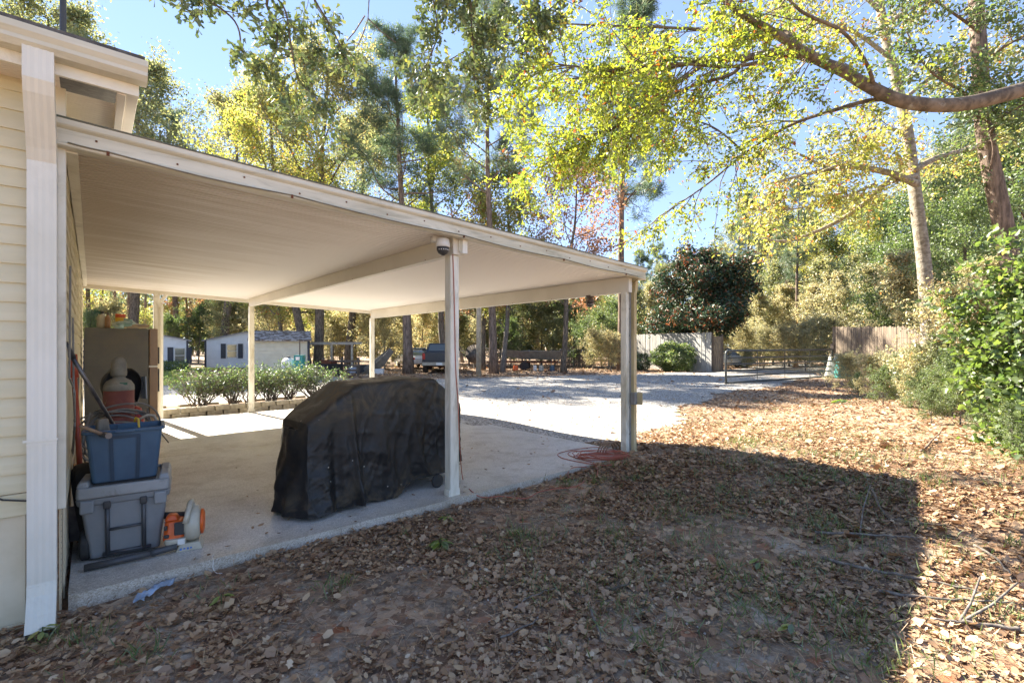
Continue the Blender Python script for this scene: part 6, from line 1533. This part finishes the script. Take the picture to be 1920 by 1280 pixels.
# grit: small pale pebbles
n = 4200; x, y = ground_pts(n, -1, 6, -.3, 4.2); P = np.stack([x, y, G(x, y)+.004], 1); Np = rng.normal(size=(len(x), 3))*.6; Np[:, 2] = 1
o = leafobj('grit', rng, P, .014, 'quad', M_('pebble', (.42,.38,.33), (.22,.18,.15), .8, 30, bmp=0), None, N=Np); tag(o, 'scattered small pale pebbles and grit on the soil', 'pebbles', kind='stuff')
# grass tufts
C = []
for i in range(330):
    if i < 225: x = rng.uniform(2.0, 7.5); y = rng.uniform(-.2, 3.0)
    else: x = rng.uniform(-.6, 14); y = rng.uniform(-.2, 6)
    if -.2 < x < 5.5 and y > 3.6: continue
    if in_gravel(np.array([x]), np.array([y]))[0]: continue
    C.append((x, y, rng.uniform(.04, .16), rng.integers(10, 42)))
for (u, v, r_, n) in [(160,1190,.06,60),(95,1195,.03,22),(270,1220,.05,50),(1160,865,.06,50),(1070,905,.06,50),(1120,900,.06,50),(1210,880,.05,40),(830,1020,.03,22),(1500,905,.10,70),(1360,870,.12,70),(1590,990,.1,60),(1420,1130,.1,80),(1600,1180,.12,90),(1640,1240,.12,90),(1560,1130,.1,80),(1330,775,.5,160),(1600,745,.5,160)]:
    g = gp_(u, v); C.append((g[0], g[1], r_, n))
PP = []
for (x, y, r_, n) in C:
    p = rng.normal(size=(n, 2))*r_; PP.append(np.stack([x+p[:, 0], y+p[:, 1], G(x+p[:, 0], y+p[:, 1])], 1))
P = np.vstack(PP); n = len(P); T = rng.normal(size=(n, 3))*.55; T[:, 2] = 1; N = rng.normal(size=(n, 3))
o = leafobj('grass', rng, P, .09, 'blade', MT['grass'], None, N=N, T=T, wid=1.3); tag(o, 'sparse green grass tufts pushing through the litter', 'grass', kind='stuff')
P = rng.uniform(0, 1, (26000, 2))*np.array([max(lx)-min(lx), max(ly)-min(ly)])+np.array([min(lx), min(ly)]); P = P[inpoly(P[:, 0], P[:, 1], lawn)]
T = rng.normal(size=(len(P), 3))*.5; T[:, 2] = 1
o = leafobj('lawn_grass', rng, np.stack([P[:, 0], P[:, 1], G(P[:, 0], P[:, 1])], 1), .14, 'blade', LM['bright'], None, N=rng.normal(size=(len(P), 3)), T=T, wid=2.5); tag(o, 'strip of bright short grass before the white building', 'grass', kind='stuff')
# seedlings
def seedling(label, u, v, r_, n, seed):
    rng_ = np.random.default_rng(seed); g = gp_(u, v); t = thing('seedling', label, 'plant', g)
    a = rng_.uniform(0, 6.28, n); N = np.stack([np.cos(a)*.35, np.sin(a)*.35, np.ones(n)], 1); T = np.stack([np.cos(a), np.sin(a), .35+0*a], 1)
    leafobj('leaves', rng_, np.stack([np.cos(a)*.01, np.sin(a)*.01, rng_.uniform(.02, .05, n)], 1), r_, 'leaf', LM['bright'], t, N=N, T=T)
    m = MB(); m.tube([(0,0,-.02),(0,0,.05)], .003, 5); m.build('stem', MT['grass'], t)
seedling('bright green seedling with narrow leaves on the litter below the grill', 826, 1022, .085, 11, 1)
seedling('small green seedling by the mouth of the downspout', 80, 1193, .05, 9, 2)
seedling('dark green seedling close to the slab edge below the grill', 838, 975, .06, 8, 3)
seedling('green seedling in the litter to the right of the pale blue rag', 415, 1130, .05, 6, 4)
seedling('broad leaved seedling far out in the shaded litter at the right', 1425, 1060, .07, 9, 5)
seedling('pair of green leaves in the litter at the bottom centre', 1485, 1185, .06, 4, 6)
seedling('yellow green seedling at the left end of the brush by the litter edge', 1580, 752, .25, 16, 7)
# fallen branches
def stick(label, pts, r_, side=(), mat='bark_grey'):
    G_ = [gp_(*p[:2]) for p in pts]; G_ = [(g[0], g[1], g[2]+(p[2] if len(p) > 2 else .0)) for g, p in zip(G_, pts)]
    t = thing('fallen_branch', label, 'branch', G_[0]); iv = -Vector(G_[0]); m = MB(); Q = smoothp([tuple(Vector(g)+iv) for g in G_], 4); k = len(Q)
    m.tube([(q[0]+.006*math.sin(i*2.1), q[1]+.006*math.cos(i*1.7), q[2]+.004*math.sin(i*3)) for i, q in enumerate(Q)], [r_*(1-.7*i/k) for i in range(k)], 7)
    m.build('wood', MT[mat], t, smooth=True)
    for sd_ in side:
        S = [gp_(*p[:2]) for p in sd_]; S = [(g[0], g[1], g[2]+(p[2] if len(p) > 2 else .0)) for g, p in zip(S, sd_)]
        m = MB(); m.tube([tuple(Vector(g)+iv) for g in S], [r_*.6*(1-.5*i/len(S)) for i in range(len(S))], 5); m.build('side_twig', MT[mat], t, smooth=True)
stick('long bare branch lying left to right with an upright fork in the litter', [(1530,998),(1600,1000),(1680,1005),(1740,1008)], .011, [[(1612,1000),(1618,965,.05),(1632,930,.10)]])
stick('crooked brown branch with a raised elbow behind the upright fork', [(1632,930,.08),(1650,955,.02),(1670,972),(1720,980),(1790,985)], .012, mat='bark_oak')
stick('long grey branch running to the right edge through the grass', [(1540,1045),(1620,1065),(1700,1080),(1790,1098),(1880,1120)], .012)
stick('thin grey branch parallel to and nearer than the long grey one', [(1650,1108),(1740,1120),(1830,1125),(1910,1130)], .010)
stick('forked grey branch with rising twigs at the lower right edge', [(1915,1180),(1860,1172),(1800,1165),(1750,1160)], .013, [[(1800,1163),(1820,1140,.03),(1838,1100,.06)],[(1805,1164),(1860,1140,.02),(1908,1108,.05)]])
stick('pale curved twig leaning near the sunlit right edge', [(1828,1022),(1860,1040),(1885,1065),(1900,1090)], .009)
stick('short stick on the sunlit litter pointing at the brush', [(1728,845),(1750,828,.03),(1770,815,.10)], .014, mat='bark_pine')
stick('thin dark twig in the litter near the bottom centre', [(940,1195),(980,1175),(1010,1160)], .006)
stick('short thick stick right of centre in the shaded litter', [(1140,1105),(1165,1098),(1185,1090)], .010, mat='bark_oak')
stick('slim twig arching over leaves below the slab edge', [(965,1140),(990,1120),(1030,1105),(1045,1102)], .005)
stick('bent twig on the litter in the lower middle', [(1105,1140),(1118,1170),(1128,1195)], .008)
# flat blue cloth scrap and wire at the slab edge
g = gp_(290, 1108); t = thing('cloth_scrap', 'crumpled pale blue rag half buried in leaves at the slab edge', 'rag', g, .9)
m = MB(); V = []; rgx = random.Random(9)
for i in range(12):
    for j in range(5): V.append((-.13+.024*i+rgx.uniform(-.006,.006), -.03+.016*j+.02*math.sin(i*.5), .012+.012*math.sin(i*1.3+j*1.1)+rgx.uniform(-.004,.004)))
m.raw(V, [(i*5+j, i*5+j+1, (i+1)*5+j+1, (i+1)*5+j) for i in range(11) for j in range(4)]); m.build('fabric', M_('blue_rag', (.33,.42,.55), (.25,.30,.36), .8, 20), t, smooth=True, solid=.003)
t = thing('string', 'loop of pale string hanging over the front edge of the slab', 'string', (0, 0, 0)); m = MB(); m.tube(smoothp([(.62,3.75,.004),(.60,3.70,.012),(.60,3.66,.0),(.595,3.64,-.04),(.61,3.62,-.07),(.64,3.6,-.075)]), .002, 5); m.build('cord', MT['white'], t)
